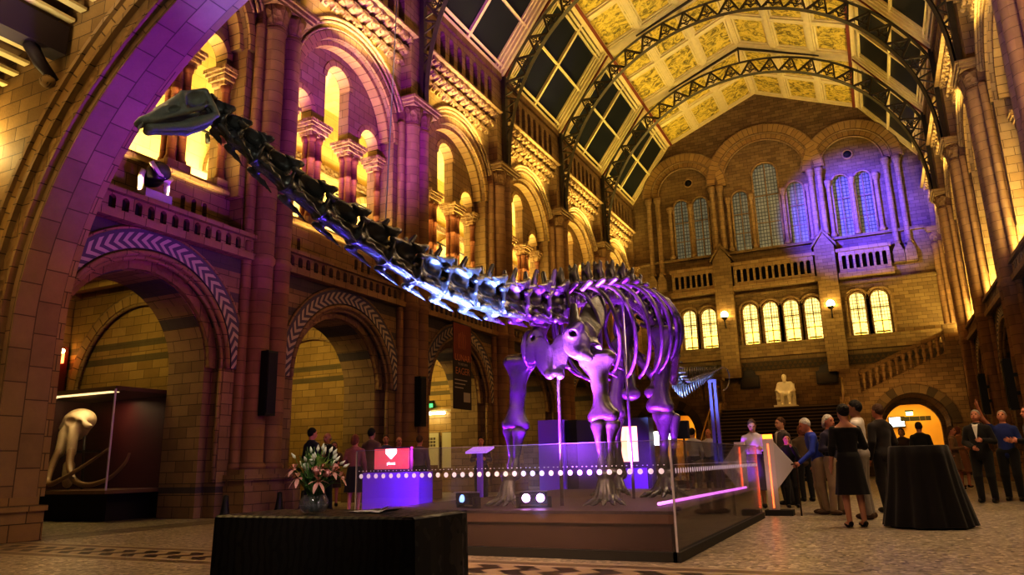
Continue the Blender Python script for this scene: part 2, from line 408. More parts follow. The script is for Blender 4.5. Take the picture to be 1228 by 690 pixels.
def side_wall(name, fm, first, sgn):
    """one bay is made of parts and copied along the wall; sgn = +1 where the hall lies towards +x"""
    root = empty(name); tag(root, kind='structure')
    P = []
    def part(mb, nm, mat, par=None):
        o = mb.build(nm, mat, par or root); 
        if par is None: P.append(o)
        return o
    c = 3.0
    # ground storey with its round arch, two orders deep
    g = [(0,0),(c-1.95,0),(c-1.95,3.05)] + arc(c, 3.05, 1.95, PI, 0, 30)[1:] + [(c+1.95,0),(6,0),(6,5.55),(0,5.55)]
    part(MB().extrude(g, fm, .3, .95), 'spandrel', M_wall)
    g2 = [(c-2.2,0),(c-1.72,0),(c-1.72,3.05)] + arc(c, 3.05, 1.72, PI, 0, 30)[1:] + [(c+1.72,0),(c+2.2,0),(c+2.2,5.4),(c-2.2,5.4)]
    part(MB().extrude(g2, fm, .62, 1.7), 'arch_order', M_wall)
    part(MB().ring(fm, c, 3.05, 1.74, 1.94, .50, .66), 'carved_arch_band', M_carve)
    part(MB().ring(fm, c, 3.05, 2.10, 2.47, .24, .32), 'arch_leaf_band', M_chev)
    r = MB()
    for rr, dd, w in ((2.02,.27,.06),(1.93,.36,.05),(2.5,.26,.035)):
        r.tube([fm(c + rr*math.cos(a), 3.05 + rr*math.sin(a), dd) for a in np.linspace(0, PI, 36)], w, 6)
    for s2 in (-1, 1):
        r.tube([fm(c + s2*1.93, z, .36) for z in (.7, 3.05)], .05, 6)
    part(r, 'arch_moulding', M_plain)
    # string course, blind arcaded balustrade and cap
    part(MB().extrude([(0,5.5),(6,5.5),(6,5.66),(0,5.66)], fm, .08, .6), 'string_course', M_plain)
    hs = [arched(.72 + .285*i - .075, .72 + .285*i + .075, 5.70, 5.96, 6) for i in range(17)]
    part(MB().extrude([(.5,5.66),(5.5,5.66),(5.5,6.0),(.5,6.0)], fm, .16, .26, hs), 'balustrade', M_plain)
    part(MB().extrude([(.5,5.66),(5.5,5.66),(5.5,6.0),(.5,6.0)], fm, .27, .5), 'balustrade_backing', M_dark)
    part(MB().extrude([(.5,6.0),(5.5,6.0),(5.5,6.1),(.5,6.1)], fm, .08, .55), 'balustrade_cap', M_plain)
    # gallery ledge, niche wall and sill below the columns
    part(MB().extrude([(0,5.6),(6,5.6),(6,5.66),(0,5.66)], fm, .5, 4.4), 'gallery_floor', M_plain)
    nh = [arched(.95 + .3*i + (2.05 if i > 2 else 0), 1.07 + .3*i + (2.05 if i > 2 else 0), 6.15, 6.72, 6) for i in range(6)]
    part(MB().extrude([(.5,5.6),(5.5,5.6),(5.5,7.05),(.5,7.05)], fm, .8, .98, nh), 'niche_wall', M_plain)
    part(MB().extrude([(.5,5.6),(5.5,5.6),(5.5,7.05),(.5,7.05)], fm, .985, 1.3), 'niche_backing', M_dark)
    sl = MB().extrude([(.5,7.05),(5.5,7.05),(5.5,7.14),(.5,7.14)], fm, .66, 1.4).extrude([(.5,7.14),(5.5,7.14),(5.5,7.22),(.5,7.22)], fm, .72, 1.4)
    part(sl, 'gallery_sill', M_plain)
    # great upper arch
    u = [(0,5.6),(.72,5.6),(.72,7.0),(c-2.12,7.0),(c-2.12,10.7)] + arc(c, 10.7, 2.12, PI, 0, 30)[1:] + [(c+2.12,7.0),(5.28,7.0),(5.28,5.6),(6,5.6),(6,13.5),(0,13.5)]
    part(MB().extrude(u, fm, .4, .86), 'upper_wall', M_plain)
    part(MB().ring(fm, c, 10.7, 2.13, 2.34, .33, .42), 'arch_voussoirs', M_vous)
    part(MB().ring(fm, c, 10.7, 1.98, 2.11, .52, .86), 'inner_arch_ring', M_vous)
    h = MB()
    for rr, dd, w in ((2.62,.24,.055),(2.52,.30,.05),(2.36,.34,.04)):
        pts = [fm(c + rr*math.cos(a), 10.75 + rr*math.sin(a), dd) for a in np.linspace(.42, PI-.42, 36)]
        h.tube(pts, w, 6)
    part(h, 'hood_moulding', M_plain)
    # stepped triple opening
    t = ([(.6,7.2),(1.05,7.2),(1.05,10.5)] + arc(1.5,10.5,.45,PI,0,12)[1:] + [(1.95,10.15),(2.48,10.15),(2.48,11.8)] + arc(3,11.8,.52,PI,0,12)[1:] +
         [(3.52,10.15),(4.05,10.15),(4.05,10.5)] + arc(4.5,10.5,.45,PI,0,12)[1:] + [(4.95,7.2),(5.4,7.2),(5.4,13.2),(.6,13.2)])
    part(MB().extrude(t, fm, .88, 1.24), 'tympanum', M_plain)
    for cu, cw, rr in ((1.5,10.5,.45),(3,11.8,.52),(4.5,10.5,.45)):
        part(MB().ring(fm, cu, cw, rr-.02, rr+.13, .84, 1.23, n=16), 'opening_arch_ring', M_vous)
    # column clusters
    def cluster(s0, dc, wide):
        cc = MB(); x0, x1 = s0-wide, s0+wide
        cc.extrude([(x0-.05,7.2),(x1+.05,7.2),(x1+.05,7.42),(x0-.05,7.42)], fm, dc-.25, dc+.25)
        base = part(cc, 'column_cluster', M_plain)
        k = MB()
        for z0, z1, e in ((9.78,9.9,.02),(9.9,10.02,.08),(10.02,10.1,.13),(10.1,10.2,.17)):
            k.extrude([(x0-e,z0),(x1+e,z0),(x1+e,z1),(x0-e,z1)], fm, dc-.19-e, dc+.19+e)
        k.build('capital', M_carve, base)
        offs = [(-.14,-.10),(.14,-.10),(-.14,.10),(.14,.10)] if wide > .22 else [(-.06,-.10),(.09,.08)]
        for a, dd in offs:
            sh = MB(); px = fm(s0+a, 0, dc+dd)
            prof = [(.125,7.42),(.125,7.5),(.095,7.56),(.09,8.28),(.112,8.30),(.112,8.35),(.09,8.37),(.09,9.08),(.112,9.10),(.112,9.15),(.09,9.17),(.09,9.62),(.115,9.66),(.14,9.8)]
            sh.lathe(prof, (px[0], px[1], 0), 12); sh.build('shaft', M_red, base)
        co = MB().extrude([(x0+.1,7.42),(x1-.1,7.42),(x1-.1,9.85),(x0+.1,9.85)], fm, dc-.06, dc+.06); co.build('core', M_shaft, base)
    cluster(2.215, 1.04, .26); cluster(3.785, 1.04, .26); cluster(.94, 1.0, .2); cluster(5.06, 1.0, .2)
    # corbel table: three courses of rounded corbels stepping out
    cb = MB(); n = 11; w = 4.7/n
    for j in range(3):
        z0 = 13.35 + .36*j; d0 = .4 - .16*(j+1)
        for i in range(n + (j % 2)):
            s0 = .65 + w*(i + .5 - .5*(j % 2))
            cb.add([fm(s0-w*.3,z0+.1,.42), fm(s0+w*.3,z0+.1,.42), fm(s0+w*.3,z0+.36,.42), fm(s0-w*.3,z0+.36,.42),
                    fm(s0-w*.3,z0+.22,d0), fm(s0+w*.3,z0+.22,d0), fm(s0+w*.3,z0+.36,d0), fm(s0-w*.3,z0+.36,d0)],
                   [(0,1,5,4),(4,5,6,7),(0,4,7,3),(1,2,6,5),(3,7,6,2)])
            cb.ring(fm, s0+w*.5, z0+.2, w*.22, w*.36, d0+.02, .42, n=6)
            p = fm(s0, z0+.2, d0+.05); cb.ball(p, (.09,.09,.11), 8, 5)
    part(cb, 'corbel_table', M_plain)
    part(MB().extrude([(.5,13.3),(5.5,13.3),(5.5,14.45),(.5,14.45)], fm, .42, .8), 'corbel_backing', M_plain)
    part(MB().extrude([(.4,14.43),(5.6,14.43),(5.6,14.5),(.4,14.5)], fm, -.22, .8).extrude([(.4,14.5),(5.6,14.5),(5.6,14.6),(.4,14.6)], fm, -.14, .8), 'cornice', M_plain)
    # arcaded parapet above the cornice
    ph = [arched(.68 + .58*i, 1.0 + .58*i, 14.75, 15.75, 8) for i in range(9) if 1.0+.58*i < 5.5]
    part(MB().extrude([(.4,14.6),(5.6,14.6),(5.6,16.0),(.4,16.0)], fm, .0, .22, ph), 'parapet_arcade', M_plain)
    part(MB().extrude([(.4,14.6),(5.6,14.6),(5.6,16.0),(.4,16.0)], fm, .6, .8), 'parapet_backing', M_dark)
    part(MB().extrude([(.2,16.0),(5.8,16.0),(5.8,16.25),(.2,16.25)], fm, -.1, .8), 'parapet_cap', M_plain)
    # gallery room behind the columns
    gb = MB().extrude([(0,5.6),(6,5.6),(6,13.6),(0,13.6)], fm, 4.3, 4.5)
    part(gb, 'gallery_back_wall', M_gallery)
    part(MB().ring(fm, c, 9.2, 1.35, 1.6, 4.14, 4.32), 'gallery_blind_arch', M_vous)
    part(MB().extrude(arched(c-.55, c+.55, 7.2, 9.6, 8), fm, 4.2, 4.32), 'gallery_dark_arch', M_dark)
    part(MB().extrude([(0,10.9),(6,10.9),(6,11.2),(0,11.2)], fm, 4.18, 4.3), 'gallery_frieze', M_carve)
    tk = MB().tube([fm(.1,9.9,3.4), fm(5.9,9.9,3.4)], .035, 6)
    for k in range(5): tk.tube([fm(.7+1.1*k,9.85,3.4), fm(.75+1.1*k,9.6,3.35)], [.05,.09], 8)
    part(tk, 'track_rail', M_black)
    part(MB().extrude([(0,13.4),(6,13.4),(6,13.6),(0,13.6)], fm, .8, 4.5), 'gallery_ceiling', M_gallery)
    # compound pier at the far side of the bay
    pr = MB()
    pr.extrude([(5.15,0),(6.85,0),(6.85,.62),(5.15,.62)], fm, -.30, .4)
    base = part(pr, 'pier', M_plain)
    bs = MB()
    for z0, z1, e in ((.62,.72,-.04),(.72,.84,.02),(.84,.95,-.08)):
        bs.extrude([(5.15-e,z0),(6.85+e,z0),(6.85+e,z1),(5.15-e,z1)], fm, -.28-e, .4)
    bs.build('pier_base', M_plain, base)
    MB().extrude([(5.34,.9),(6.66,.9),(6.66,12.2),(5.34,12.2)], fm, .18, .8).build('pier_core', M_shaft, base)
    for a, dd, rr in ((-.275,.14,.26),(.275,.14,.26),(-.64,.26,.11),(.64,.26,.11)):
        sh = MB(); px = fm(6+a, 0, dd)
        sh.lathe([(rr*1.25,.95),(rr*1.25,1.02),(rr*1.02,1.1),(rr,5.45),(rr*1.16,5.5),(rr*1.16,5.6),(rr,5.66),(rr,11.3),(rr*1.12,11.34),(rr*1.12,11.42),(rr,11.46)], (px[0],px[1],0), 18)
        sh.build('shaft', M_shaft, base)
    k = MB()
    for a in (-.275, .275):
        px = fm(6+a, 0, .14); k.lathe([(.26,11.44),(.28,11.6),(.32,11.8),(.38,12.0)], (px[0],px[1],0), 16)
    k.build('capital', M_carve, base)
    ab = MB()
    for z0, z1, e in ((11.98,12.06,.0),(12.06,12.16,.06),(12.16,12.24,.12)):
        ab.extrude([(5.32-e,z0),(6.68+e,z0),(6.68+e,z1),(5.32-e,z1)], fm, -.22-e, .8)
    ab.build('abacus', M_plain, base)
    MB().extrude([(5.5,12.24),(6.5,12.24),(6.5,16.3),(5.5,16.3)], fm, .02, .8).build('pier_top', M_plain, base)
    # partition between two alcoves, with a blind round arch on its near face
    def pm(u, w, d): 
        x = fm(0, 0, u)[0]; return (x, 5.4 + d, w)
    pa = MB().extrude([(1.2,0),(6.2,0),(6.2,5.9),(1.2,5.9)], pm, 0, 1.2)
    part(pa, 'alcove_partition', M_alc)
    part(MB().ring(pm, 3.55, 2.8, 2.1, 2.32, -.16, .02, n=32), 'blind_arch', M_vous)
    rl = MB()
    for rr in (2.07, 2.36): rl.tube([pm(3.55 + rr*math.cos(a), 2.8 + rr*math.sin(a), -.1) for a in np.linspace(0, PI, 36)], .05, 6)
    for rr in (2.07, 2.36):
        for s2 in (-1, 1): rl.tube([pm(3.55 + s2*rr, z, -.1) for z in (.5, 2.8)], .05, 6)
    part(rl, 'blind_arch_moulding', M_plain)
    part(MB().extrude([(1.2,0),(6.2,0),(6.2,.75),(1.2,.75)], pm, -.14, 0), 'alcove_dado', M_alc)
    part(MB().extrude([(1.2,.75),(6.2,.75),(6.2,.86),(1.2,.86)], pm, -.18, 0), 'alcove_rail', M_plain)
    part(MB().extrude([(-.6,0),(5.4,0),(5.4,5.9),(-.6,5.9)], fm, 6.2, 6.5), 'alcove_back_wall', M_alc)
    part(MB().extrude([(-.6,5.45),(5.4,5.45),(5.4,5.6),(-.6,5.6)], fm, 1.5, 6.3), 'alcove_ceiling', M_alc)
    bm_ = MB()
    for i in range(5):
        s0 = .2 + 1.15*i
        bm_.bar(fm(s0,5.38,1.5), fm(s0,5.38,6.2), .16, .2)
    bm_.bar(fm(-.4,5.4,1.7), fm(5.3,5.4,6.0), .2, .22); bm_.bar(fm(5.3,5.4,1.7), fm(-.4,5.4,6.0), .2, .22)
    part(bm_, 'alcove_beam', M_alc)
    for k, y in enumerate(first):
        if k == 0:
            for o in P:
                o.location.y = y + (.2 if y < 7 else 0); o.scale.y = 5.8/6 if y < 7 else 1.0
        else:
            for o in P:
                c2 = copy_tree(o, root); c2.location.y = y; c2.scale.y = 1.0
    return root
wall_left = side_wall('wall_left', Lm, BAYS, 1)
wall_right = side_wall('wall_right', Rm, BAYS[1:], -1)

# ------------------------------------------------------------------ great transverse arch in front of the hall
AX, AZ, AA, AB, AY = HC, 3.0, 7.27, 5.8, 6.4
def Am(u, w, d): return (u, AY + d, w)
def ear(off, n=48, a0=0.0, a1=PI): return arc(AX, AZ, AA+off, a0, a1, n, AB+off)
wa = empty('wall_arch'); tag(wa, kind='structure')
out = [(-14.2,0),(AX-AA,0)] + ear(0, 48, PI, 0) + [(AX+AA,0),(6.2,0),(6.2,24),(-14.2,24)]
MB().extrude(out, Am, 0.06, .62).build('arch_wall', stone('stone_arch_wall', (.31,.20,.09), (.215,.135,.06), TM, .55, .25), wa)
def ering(o0, o1, d0, d1, jamb=True, zb=.62):
    mb = MB(); inn = ear(o0); ou = ear(o1)
    if jamb:
        inn = [(AX+AA+o0, zb)] + inn + [(AX-AA-o0, zb)]; ou = [(AX+AA+o1, zb)] + ou + [(AX-AA-o1, zb)]
    n = len(inn); v = []; L = [0]
    for i in range(1, n): L.append(L[-1] + math.dist(inn[i], inn[i-1]))
    for p, q in zip(inn, ou): v += [Am(*p, d1), Am(*p, d0), Am(*q, d0), Am(*q, d1)]
    f = []; uv = []
    w = [0, abs(d1-d0), abs(d1-d0)+abs(o1-o0), 2*abs(d1-d0)+abs(o1-o0)]
    for i in range(n-1):
        for k in range(3):
            f.append((i*4+k, i*4+k+1, i*4+5+k, i*4+4+k)); uv.append([(L[i],w[k]),(L[i],w[k+1]),(L[i+1],w[k+1]),(L[i+1],w[k])])
    return mb.add(v, f, uv)
ering(-.06, .1, 0.0, .68).build('arch_soffit', M_arch, wa)
ering(.10, .16, -.10, .1).build('arch_roll', M_plain, wa)
ering(.16, .46, -.03, .1).build('arch_carved_band', M_carve, wa)
ering(.46, .54, -.12, .1).build('arch_roll', M_plain, wa)
ering(.54, .80, -.06, .1).build('arch_face_ring', M_vous, wa)
ering(.80, .88, -.12, .1).build('arch_roll', M_plain, wa)
ering(-.05, .10, .68, .80).build('arch_roll', M_plain, wa)
for sx in (-1, 1):
    b = MB(); x = AX + sx*AA; 
    for z0, z1, e in ((0,.42,.16),(.42,.5,.2),(.5,.62,.08)):
        xa, xb = sorted((x - sx*e, x + sx*1.3)); b.box(xa, xb, AY-.2-e, AY+.66+e*.6, z0, z1)
    b.build('arch_plinth', M_plain, wa)

# ------------------------------------------------------------------ entrance roof in front of the arch
ce = empty('ceiling_entrance'); tag(ce, kind='structure')
def zr(x): return 8.08 + .43*(x + 10.86)
lv = MB()
for i in range(60):
    x = -13.6 + .27*i
    if x > 1: break
    lv.bar((x,-5,zr(x)), (x,6.42,zr(x)), .15, .05)
lv.build('louvre_slat', M_cream, ce)
MB().add([(-14,-5,zr(-14)+.35),(2,-5,zr(2)+.35),(2,6.42,zr(2)+.35),(-14,6.42,zr(-14)+.35)], [(0,1,2,3)]).build('ceiling_board', plain('brown_board', (.16,.10,.05), .8), ce)
for x in (-11.05, -8.2, -5.3):
    MB().bar((x,-5,zr(x)-.32), (x,6.38,zr(x)-.32), .34, .5).build('roof_beam', M_wood, ce)
    MB().tube([(x,6.36,zr(x)-1.0),(x,6.1,zr(x)-.8),(x,5.9,zr(x)-.55)], [.07,.10,.11], 8).build('beam_bracket', M_wood, ce)
    MB().ball((x,6.25,zr(x)-1.05), (.12,.12,.10), 10, 6).build('corbel_stone', M_plain, ce)
ws = MB().add([(-14.2,-5,0),(9,-5,0),(9,-5,12),(-14.2,-5,12)], [(0,1,2,3)]).build('wall_entrance', M_back); tag(ws, kind='structure')
we = MB().add([(-14.2,-5,0),(-14.2,6.4,0),(-14.2,6.4,12),(-14.2,-5,12)], [(0,1,2,3)]).build('wall_entrance_left', M_back); tag(we, kind='structure')

# ------------------------------------------------------------------ hall roof: glazed lower slopes, painted upper slopes, iron arches
ce2 = empty('ceiling'); tag(ce2, kind='structure')
RP = [(-12.05,16.3),(-9.5,19.78),(HC,22.0),(1.2,19.78),(3.75,16.3)]
def slope(i):
    (x0,z0),(x1,z1) = RP[i], RP[i+1]
    t = Vector((x1-x0, 0, z1-z0)); L = t.length; t.normalize(); nrm = Vector((t.z, 0, -t.x))   # nrm points down into the hall
    return Vector((x0,0,z0)), t, nrm, L
def sbox(mb, S, a0, a1, y0, y1, h0, h1):
    o, t, n, L = S
    v = [tuple(o + t*a + n*h + Vector((0,y,0))) for a in (a0,a1) for y in (y0,y1) for h in (h0,h1)]
    mb.add(v, [(0,1,3,2),(4,6,7,5),(0,4,5,1),(2,3,7,6),(0,2,6,4),(1,5,7,3)])
Y0, Y1 = 6.6, 42.3
for i in range(4):
    S = slope(i); L = S[3]
    if i in (0, 3):
        g = MB(); sbox(g, S, 0, L, Y0, Y1, -.05, 0); g.build('roof_glazing', M_pane, ce2)
        f = MB(); rd = MB()
        lo, hi = (.35, L-.35)
        for b in BAYS:
            for y, w, h in ((b+.14,.16,.18),(b+5.86,.16,.18),(b+.36,.10,.14),(b+5.64,.10,.14),(b+.56,.08,.10),(b+5.44,.08,.10),(b+.74,.07,.08),(b+5.26,.07,.08),(b+3.0,.14,.12)): sbox(f, S, 0, L, y-w/2, y+w/2, 0, h)
            for a, w in ((.1,.14),(.32,.10),(L*.5,.09),(L-.08,.14),(L-.28,.12),(L-.46,.08)): sbox(f, S, a-w/2, a+w/2, b, b+6, 0, .11)
            sbox(rd, S, 0, L, b-.02, b+.1, .0, .2)
        f.build('skylight_frame', M_cream, ce2); rd.build('painted_red_strip', M_redpaint, ce2)
    else:
        g = MB(); sbox(g, S, 0, L, Y0, Y1, -.06, 0); g.build('painted_panel', M_panel, ce2)
        f = MB(); rd = MB(); edge = 0 if i == 1 else L; sg = 1 if i == 1 else -1
        for b in BAYS:
            for y, w, h in ((b+.17,.34,.16),(b+5.83,.34,.16),(b+3.0,.2,.12)): sbox(f, S, 0, L, y-w/2, y+w/2, 0, h)
            for y0_, y1_ in ((b+.34,b+2.9),(b+3.1,b+5.66)):
                for k in range(3):
                    a0, a1 = L*k/3, L*(k+1)/3
                    for e, h in ((.15,.13),(.25,.06)):       # stepped frame round each panel
                        sbox(f, S, a0+e-.05, a0+e+.03, y0_, y1_, 0, h); sbox(f, S, a1-e-.03, a1-e+.05, y0_, y1_, 0, h)
                        sbox(f, S, a0+.1, a1-.1, y0_+e-.17, y0_+e-.09, 0, h); sbox(f, S, a0+.1, a1-.1, y1_-e+.09, y1_-e+.17, 0, h)
        for k in range(4):
            a = L*k/3; w = .22 if k in (0,3) else .18
            sbox(f, S, max(0,a-w/2), min(L,a+w/2), Y0, Y1, 0, .16)
        a = edge + sg*.12; sbox(rd, S, min(a, a+sg*.14), max(a, a+sg*.14), Y0, Y1, .12, .18)
        f.build('panel_frame', M_cream, ce2); rd.build('painted_red_strip', M_redpaint, ce2)
def truss(y):
    t = empty('roof_truss', (0,y,0), parent=ce2); cz = 12.55
    def P(r, a): return (HC + r*math.cos(a), 0, cz + r*math.sin(a))
    A = np.linspace(-.05, PI+.05, 61)
    MB().tube([P(7.6,a) for a in A], .075, 4, up=(0,1,0), flat=1.6, smooth=False).build('lower_chord', M_iron, t)
    A2 = np.linspace(.36, PI-.36, 49)
    MB().tube([P(8.38,a) for a in A2], .06, 4, up=(0,1,0), flat=1.6, smooth=False).build('upper_chord', M_iron, t)
    w = MB(); n = 20; B = np.linspace(.36, PI-.36, n+1)
    for i in range(n):
        a, b = B[i], B[i+1]; m = (a+b)/2
        w.bar(P(7.62,a), P(8.36,m), .075, .11, (0,1,0)); w.bar(P(8.36,m), P(7.62,b), .075, .11, (0,1,0))
        w.bar(P(7.7,m), P(8.25,m), .03, .05, (0,1,0))
        for s2 in (-1, 1):
            w.tube([P(7.70,m), P(7.84,m+s2*.016), P(7.96,m+s2*.030), P(7.86,m+s2*.042), P(7.76,m+s2*.034)], .026, 4); w.tube([P(7.9,m), P(8.02,m+s2*.012), P(8.10,m+s2*.006)], .026, 4)
        w.bar(P(7.86,m-.045), P(7.86,m+.045), .04, .05, (0,1,0))
    w.build('lattice', M_iron, t)
    l = MB()
    for s2, a0 in ((1,0.0),(-1,PI)):
        for k in range(5):
            a = a0 + s2*(.02 + .08*k); xw = 3.66 if s2 > 0 else -11.96
            p = P(7.62,a); l.bar(p, (xw,0,p[2]+.25), .05, .08, (0,1,0)); l.bar(P(7.62,a+s2*.08), (xw,0,p[2]+.25), .04, .06, (0,1,0))
        xw = 3.6 if s2 > 0 else -11.9
        l.bar((xw,0,12.2), (xw,0,16.2), .16, .2, (0,1,0))
    l.bar((HC,0,20.9), (HC,0,21.9), .07, .07, (0,1,0))
    for s2 in (-1,1): l.bar((HC,0,21.75), (HC+s2*5.2,0,19.75), .07, .14, (0,1,0))
    l.build('spandrel_strut', M_iron, t)
    return t
tr = truss(BAYS[1])
for b in BAYS[2:]:
    t2 = copy_tree(tr, ce2); t2.location.y = b
# ------------------------------------------------------------------ end wall with its windows, pilasters and stairs
wb = empty('wall_back'); tag(wb, kind='structure')
UP = [(-9.46,-8.54,16.1),(-8.32,-7.40,16.1),(-6.03,-5.10,16.05),(-4.82,-3.42,17.5),(-3.14,-2.21,16.05),(-.88,.04,16.1),(.26,1.18,16.1)]
UP = [(-9.46,-8.54,16.1),(-8.32,-7.40,16.1),(-6.05,-5.10,16.05),(-4.80,-3.40,17.5),(-3.05,-2.10,16.05),(-.68,.20,16.0),(.44,1.30,16.0)]
LOWW = [(-9.42,-8.60),(-8.36,-7.46),(-6.05,-5.22),(-4.97,-4.13),(-3.90,-3.06),(-2.82,-1.98),(-.60,.20),(.43,1.30)]
holes = [arched(a, b, 12.45, t, 12) for a, b, t in UP] + [arched(a, b, 7.06, 9.35, 10) for a, b in LOWW]
for sx in (1, -1): holes.append([(HC + sx*(5.49-1.2), .0)] if False else None)
holes = [h for h in holes if h]
dx = 5.7      # doorway offset from the centre line
dr = 1.25
outl = [(-12.6,-.02)]
for cx_ in (HC-dx, HC+dx):
    outl += [(cx_-dr,-.02),(cx_-dr,2.2)] + arc(cx_, 2.2, dr, PI, 0, 16)[1:] + [(cx_+dr,-.02)]
outl += [(4.3,-.02),(4.3,16.2),(1.2,19.9),(HC,22.2),(-9.5,19.9),(-12.6,16.2)]
MB().extrude(outl, Bm, 0, .5, holes).build('end_wall', M_back, wb)
for cx_, r0 in ((-8.72,1.62),(HC,2.3),(.42,1.62)):
    cz = 16.45 if r0 < 2 else 16.6
    MB().ring(Bm, cx_, cz, r0+.42, r0+.85, -.16 - (.02 if cx_ == HC else 0), .02, n=36).build('arch_voussoirs', M_vous, wb)
    MB().ring(Bm, cx_, cz, r0, r0+.30, -.08 - (.015 if cx_ == HC else 0), .02, n=36).build('arch_voussoirs', M_vous, wb)
    rl = MB()
    for rr in (r0+.9, r0+.37, r0-.04):
        rl.tube([Bm(cx_ + rr*math.cos(a), cz + rr*math.sin(a), -.1) for a in np.linspace(0, PI, 36)], .06, 6)
    rl.build('arch_moulding', M_plain, wb)
for cx_ in (-8.43, .31):
    MB().tube([Bm(cx_, 17.05, -.02), Bm(cx_, 17.05, .06)], .2, 14).build('oculus', M_dark, wb)
    MB().tube([Bm(cx_ + .25*math.cos(a), 17.05 + .25*math.sin(a), -.04) for a in np.linspace(0, 2*PI, 20)], .05, 6, caps=False).build('oculus_ring', M_plain, wb)
wn = 0
for grp, glass in ((UP, M_win_dim), ([(a, b, 9.35) for a, b in LOWW], M_win_lit)):
    for a, b, t in grp:
        wn += 1; z0 = 12.45 if glass is M_win_dim else 7.06
        w = MB().extrude(arched(a-.02, b+.02, z0-.02, t+.02, 12), Bm, .30, .33).build(f'window_{wn}', glass); tag(w, kind='structure')
        fr = MB(); r = (b-a)/2; c = (a+b)/2
        fr.tube([Bm(a,z0,.0)] + [Bm(u,w_,.0) for u, w_ in reversed(arc(c, t-r, r, 0, PI, 14))] + [Bm(b,z0,.0)], .07 if glass is M_win_dim else .05, 6)
        fr.bar(Bm(c,z0,.26), Bm(c,t,.26), .05, .06, (0,1,0))
        fr.bar(Bm(a,z0+.62*(t-z0),.26), Bm(b,z0+.62*(t-z0),.26), .05, .06, (0,1,0))
        if glass is M_win_lit: fr.box(a+.12, b-.12, YB+.24, YB+.28, z0+.08, z0+.16)
        fr.bar(Bm(a,z0+.3*(t-z0),.26), Bm(b,z0+.3*(t-z0),.26), .04, .05, (0,1,0))
        fr.build('window_frame', M_plain, w)
        if glass is M_win_lit: MB().box(a+.15, b-.15, YB+.28, YB+.295, z0+.05, z0+.85).build('lit_blind', plain('lit_blind', (1,.8,.2), .6, emit=(1,.68,.12), es=2.2), w)
# columns beside the upper windows
for x in (-9.65,-8.43,-7.2,-6.25,-4.95,-3.22,-1.9,-.86,.32,1.5):
    tall = x in (-4.95,-3.22)
    MB().lathe([(.17,12.45),(.17,12.6),(.11,12.7),(.11,15.3),(.15,15.35),(.2,15.6),(.2,15.7)], (x, YB-.1, 0), 12).build('window_column', M_plain, wb)
# pilasters with gabled heads
for x in (-6.85,-1.45):
    p = MB(); p.extrude([(x-.5,5.2),(x+.5,5.2),(x+.5,11.9),(x,12.7),(x-.5,11.9)], Bm, -.55, .0)
    p.extrude([(x-.62,11.85),(x,12.7),(x+.62,11.85),(x+.62,12.0),(x,12.9),(x-.62,12.0)], Bm, -.66, .0)
    p.extrude([(x-.36,12.3),(x+.36,12.3),(x+.36,16.5),(x-.36,16.5)], Bm, -.2, .0)
    p.build('pilaster', M_back, wb)
    for a in (-.22, .22):
        MB().lathe([(.19,12.6),(.15,12.8),(.15,16.0),(.24,16.3),(.24,16.45)], (x+a, YB-.28, 0), 12).build('pilaster_shaft', M_plain, wb)
for x in (-10.9,-10.35,2.05,2.6):
    MB().lathe([(.22,11.6),(.15,11.8),(.15,16.0),(.24,16.3),(.24,16.45)], (x, YB-.12, 0), 12).build('pilaster_shaft', M_plain, wb)
    MB().extrude([(x-.26,10.6),(x+.26,10.6),(x+.26,11.2),(x,11.75),(x-.26,11.2)], Bm, -.4, .0).build('bracket', M_back, wb)
# balustrades under the upper windows
for x0, x1, n in ((-9.75,-7.3,7),(-6.25,-2.05,12),(-.8,1.65,7)):
    st = (x1-x0-.2)/n
    hs = [arched(x0+.1+st*(i+.18), x0+.1+st*(i+.82), 10.55, 11.3, 8) for i in range(n)]
    MB().extrude([(x0,10.35),(x1,10.35),(x1,11.5),(x0,11.5)], Bm, -.42, -.22, hs).build('balustrade', M_plain, wb)
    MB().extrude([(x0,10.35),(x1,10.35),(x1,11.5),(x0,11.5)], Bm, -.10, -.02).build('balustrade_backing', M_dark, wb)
    MB().extrude([(x0-.1,11.5),(x1+.1,11.5),(x1+.1,11.68),(x0-.1,11.68)], Bm, -.5, .0).extrude([(x0-.1,10.1),(x1+.1,10.1),(x1+.1,10.35),(x0-.1,10.35)], Bm, -.48, .0).build('balustrade_rail', M_plain, wb)
# string courses, stepped sill and the patterned frieze
sc = MB()
for z0, z1, d in ((6.9,7.0,-.34),(6.7,6.9,-.26),(6.5,6.7,-.2),(6.28,6.5,-.3),(9.75,9.9,-.18),(12.28,12.42,-.2),(3.35,3.5,-.12)):
    sc.extrude([(-11.9,z0),(3.6,z0),(3.6,z1),(-11.9,z1)], Bm, d, .0)
sc.build('string_course', M_back, wb)
for a, b in LOWW:
    m = MB(); m.box(a-.17, a-.06, YB-.16, YB, 7.0, 8.9); m.box(b+.06, b+.17, YB-.16, YB, 7.0, 8.9); m.ring(Bm, (a+b)/2, 9.35-(b-a)/2, (b-a)/2+.06, (b-a)/2+.18, -.12, .0, n=16)
    m.build('window_surround', M_plain, wb)
tri = MB()
for r_ in range(2):
    for i in range(62):
        x = -11.8 + .25*i + .125*r_; z = 5.62 + .2*r_
        tri.add([Bm(x,z,-.1),Bm(x+.2,z,-.1),Bm(x+.1,z+.17,-.1),Bm(x,z,0),Bm(x+.2,z,0),Bm(x+.1,z+.17,0)], [(0,1,2),(0,1,4,3),(1,2,5,4),(2,0,3,5)])
tri.build('frieze_pattern', M_vous, wb)
MB().extrude([(-11.9,5.55),(3.6,5.55),(3.6,6.05),(-11.9,6.05)], Bm, -.03, .0).build('frieze_ground', plain('dark_frieze', (.06,.045,.03), .8), wb)
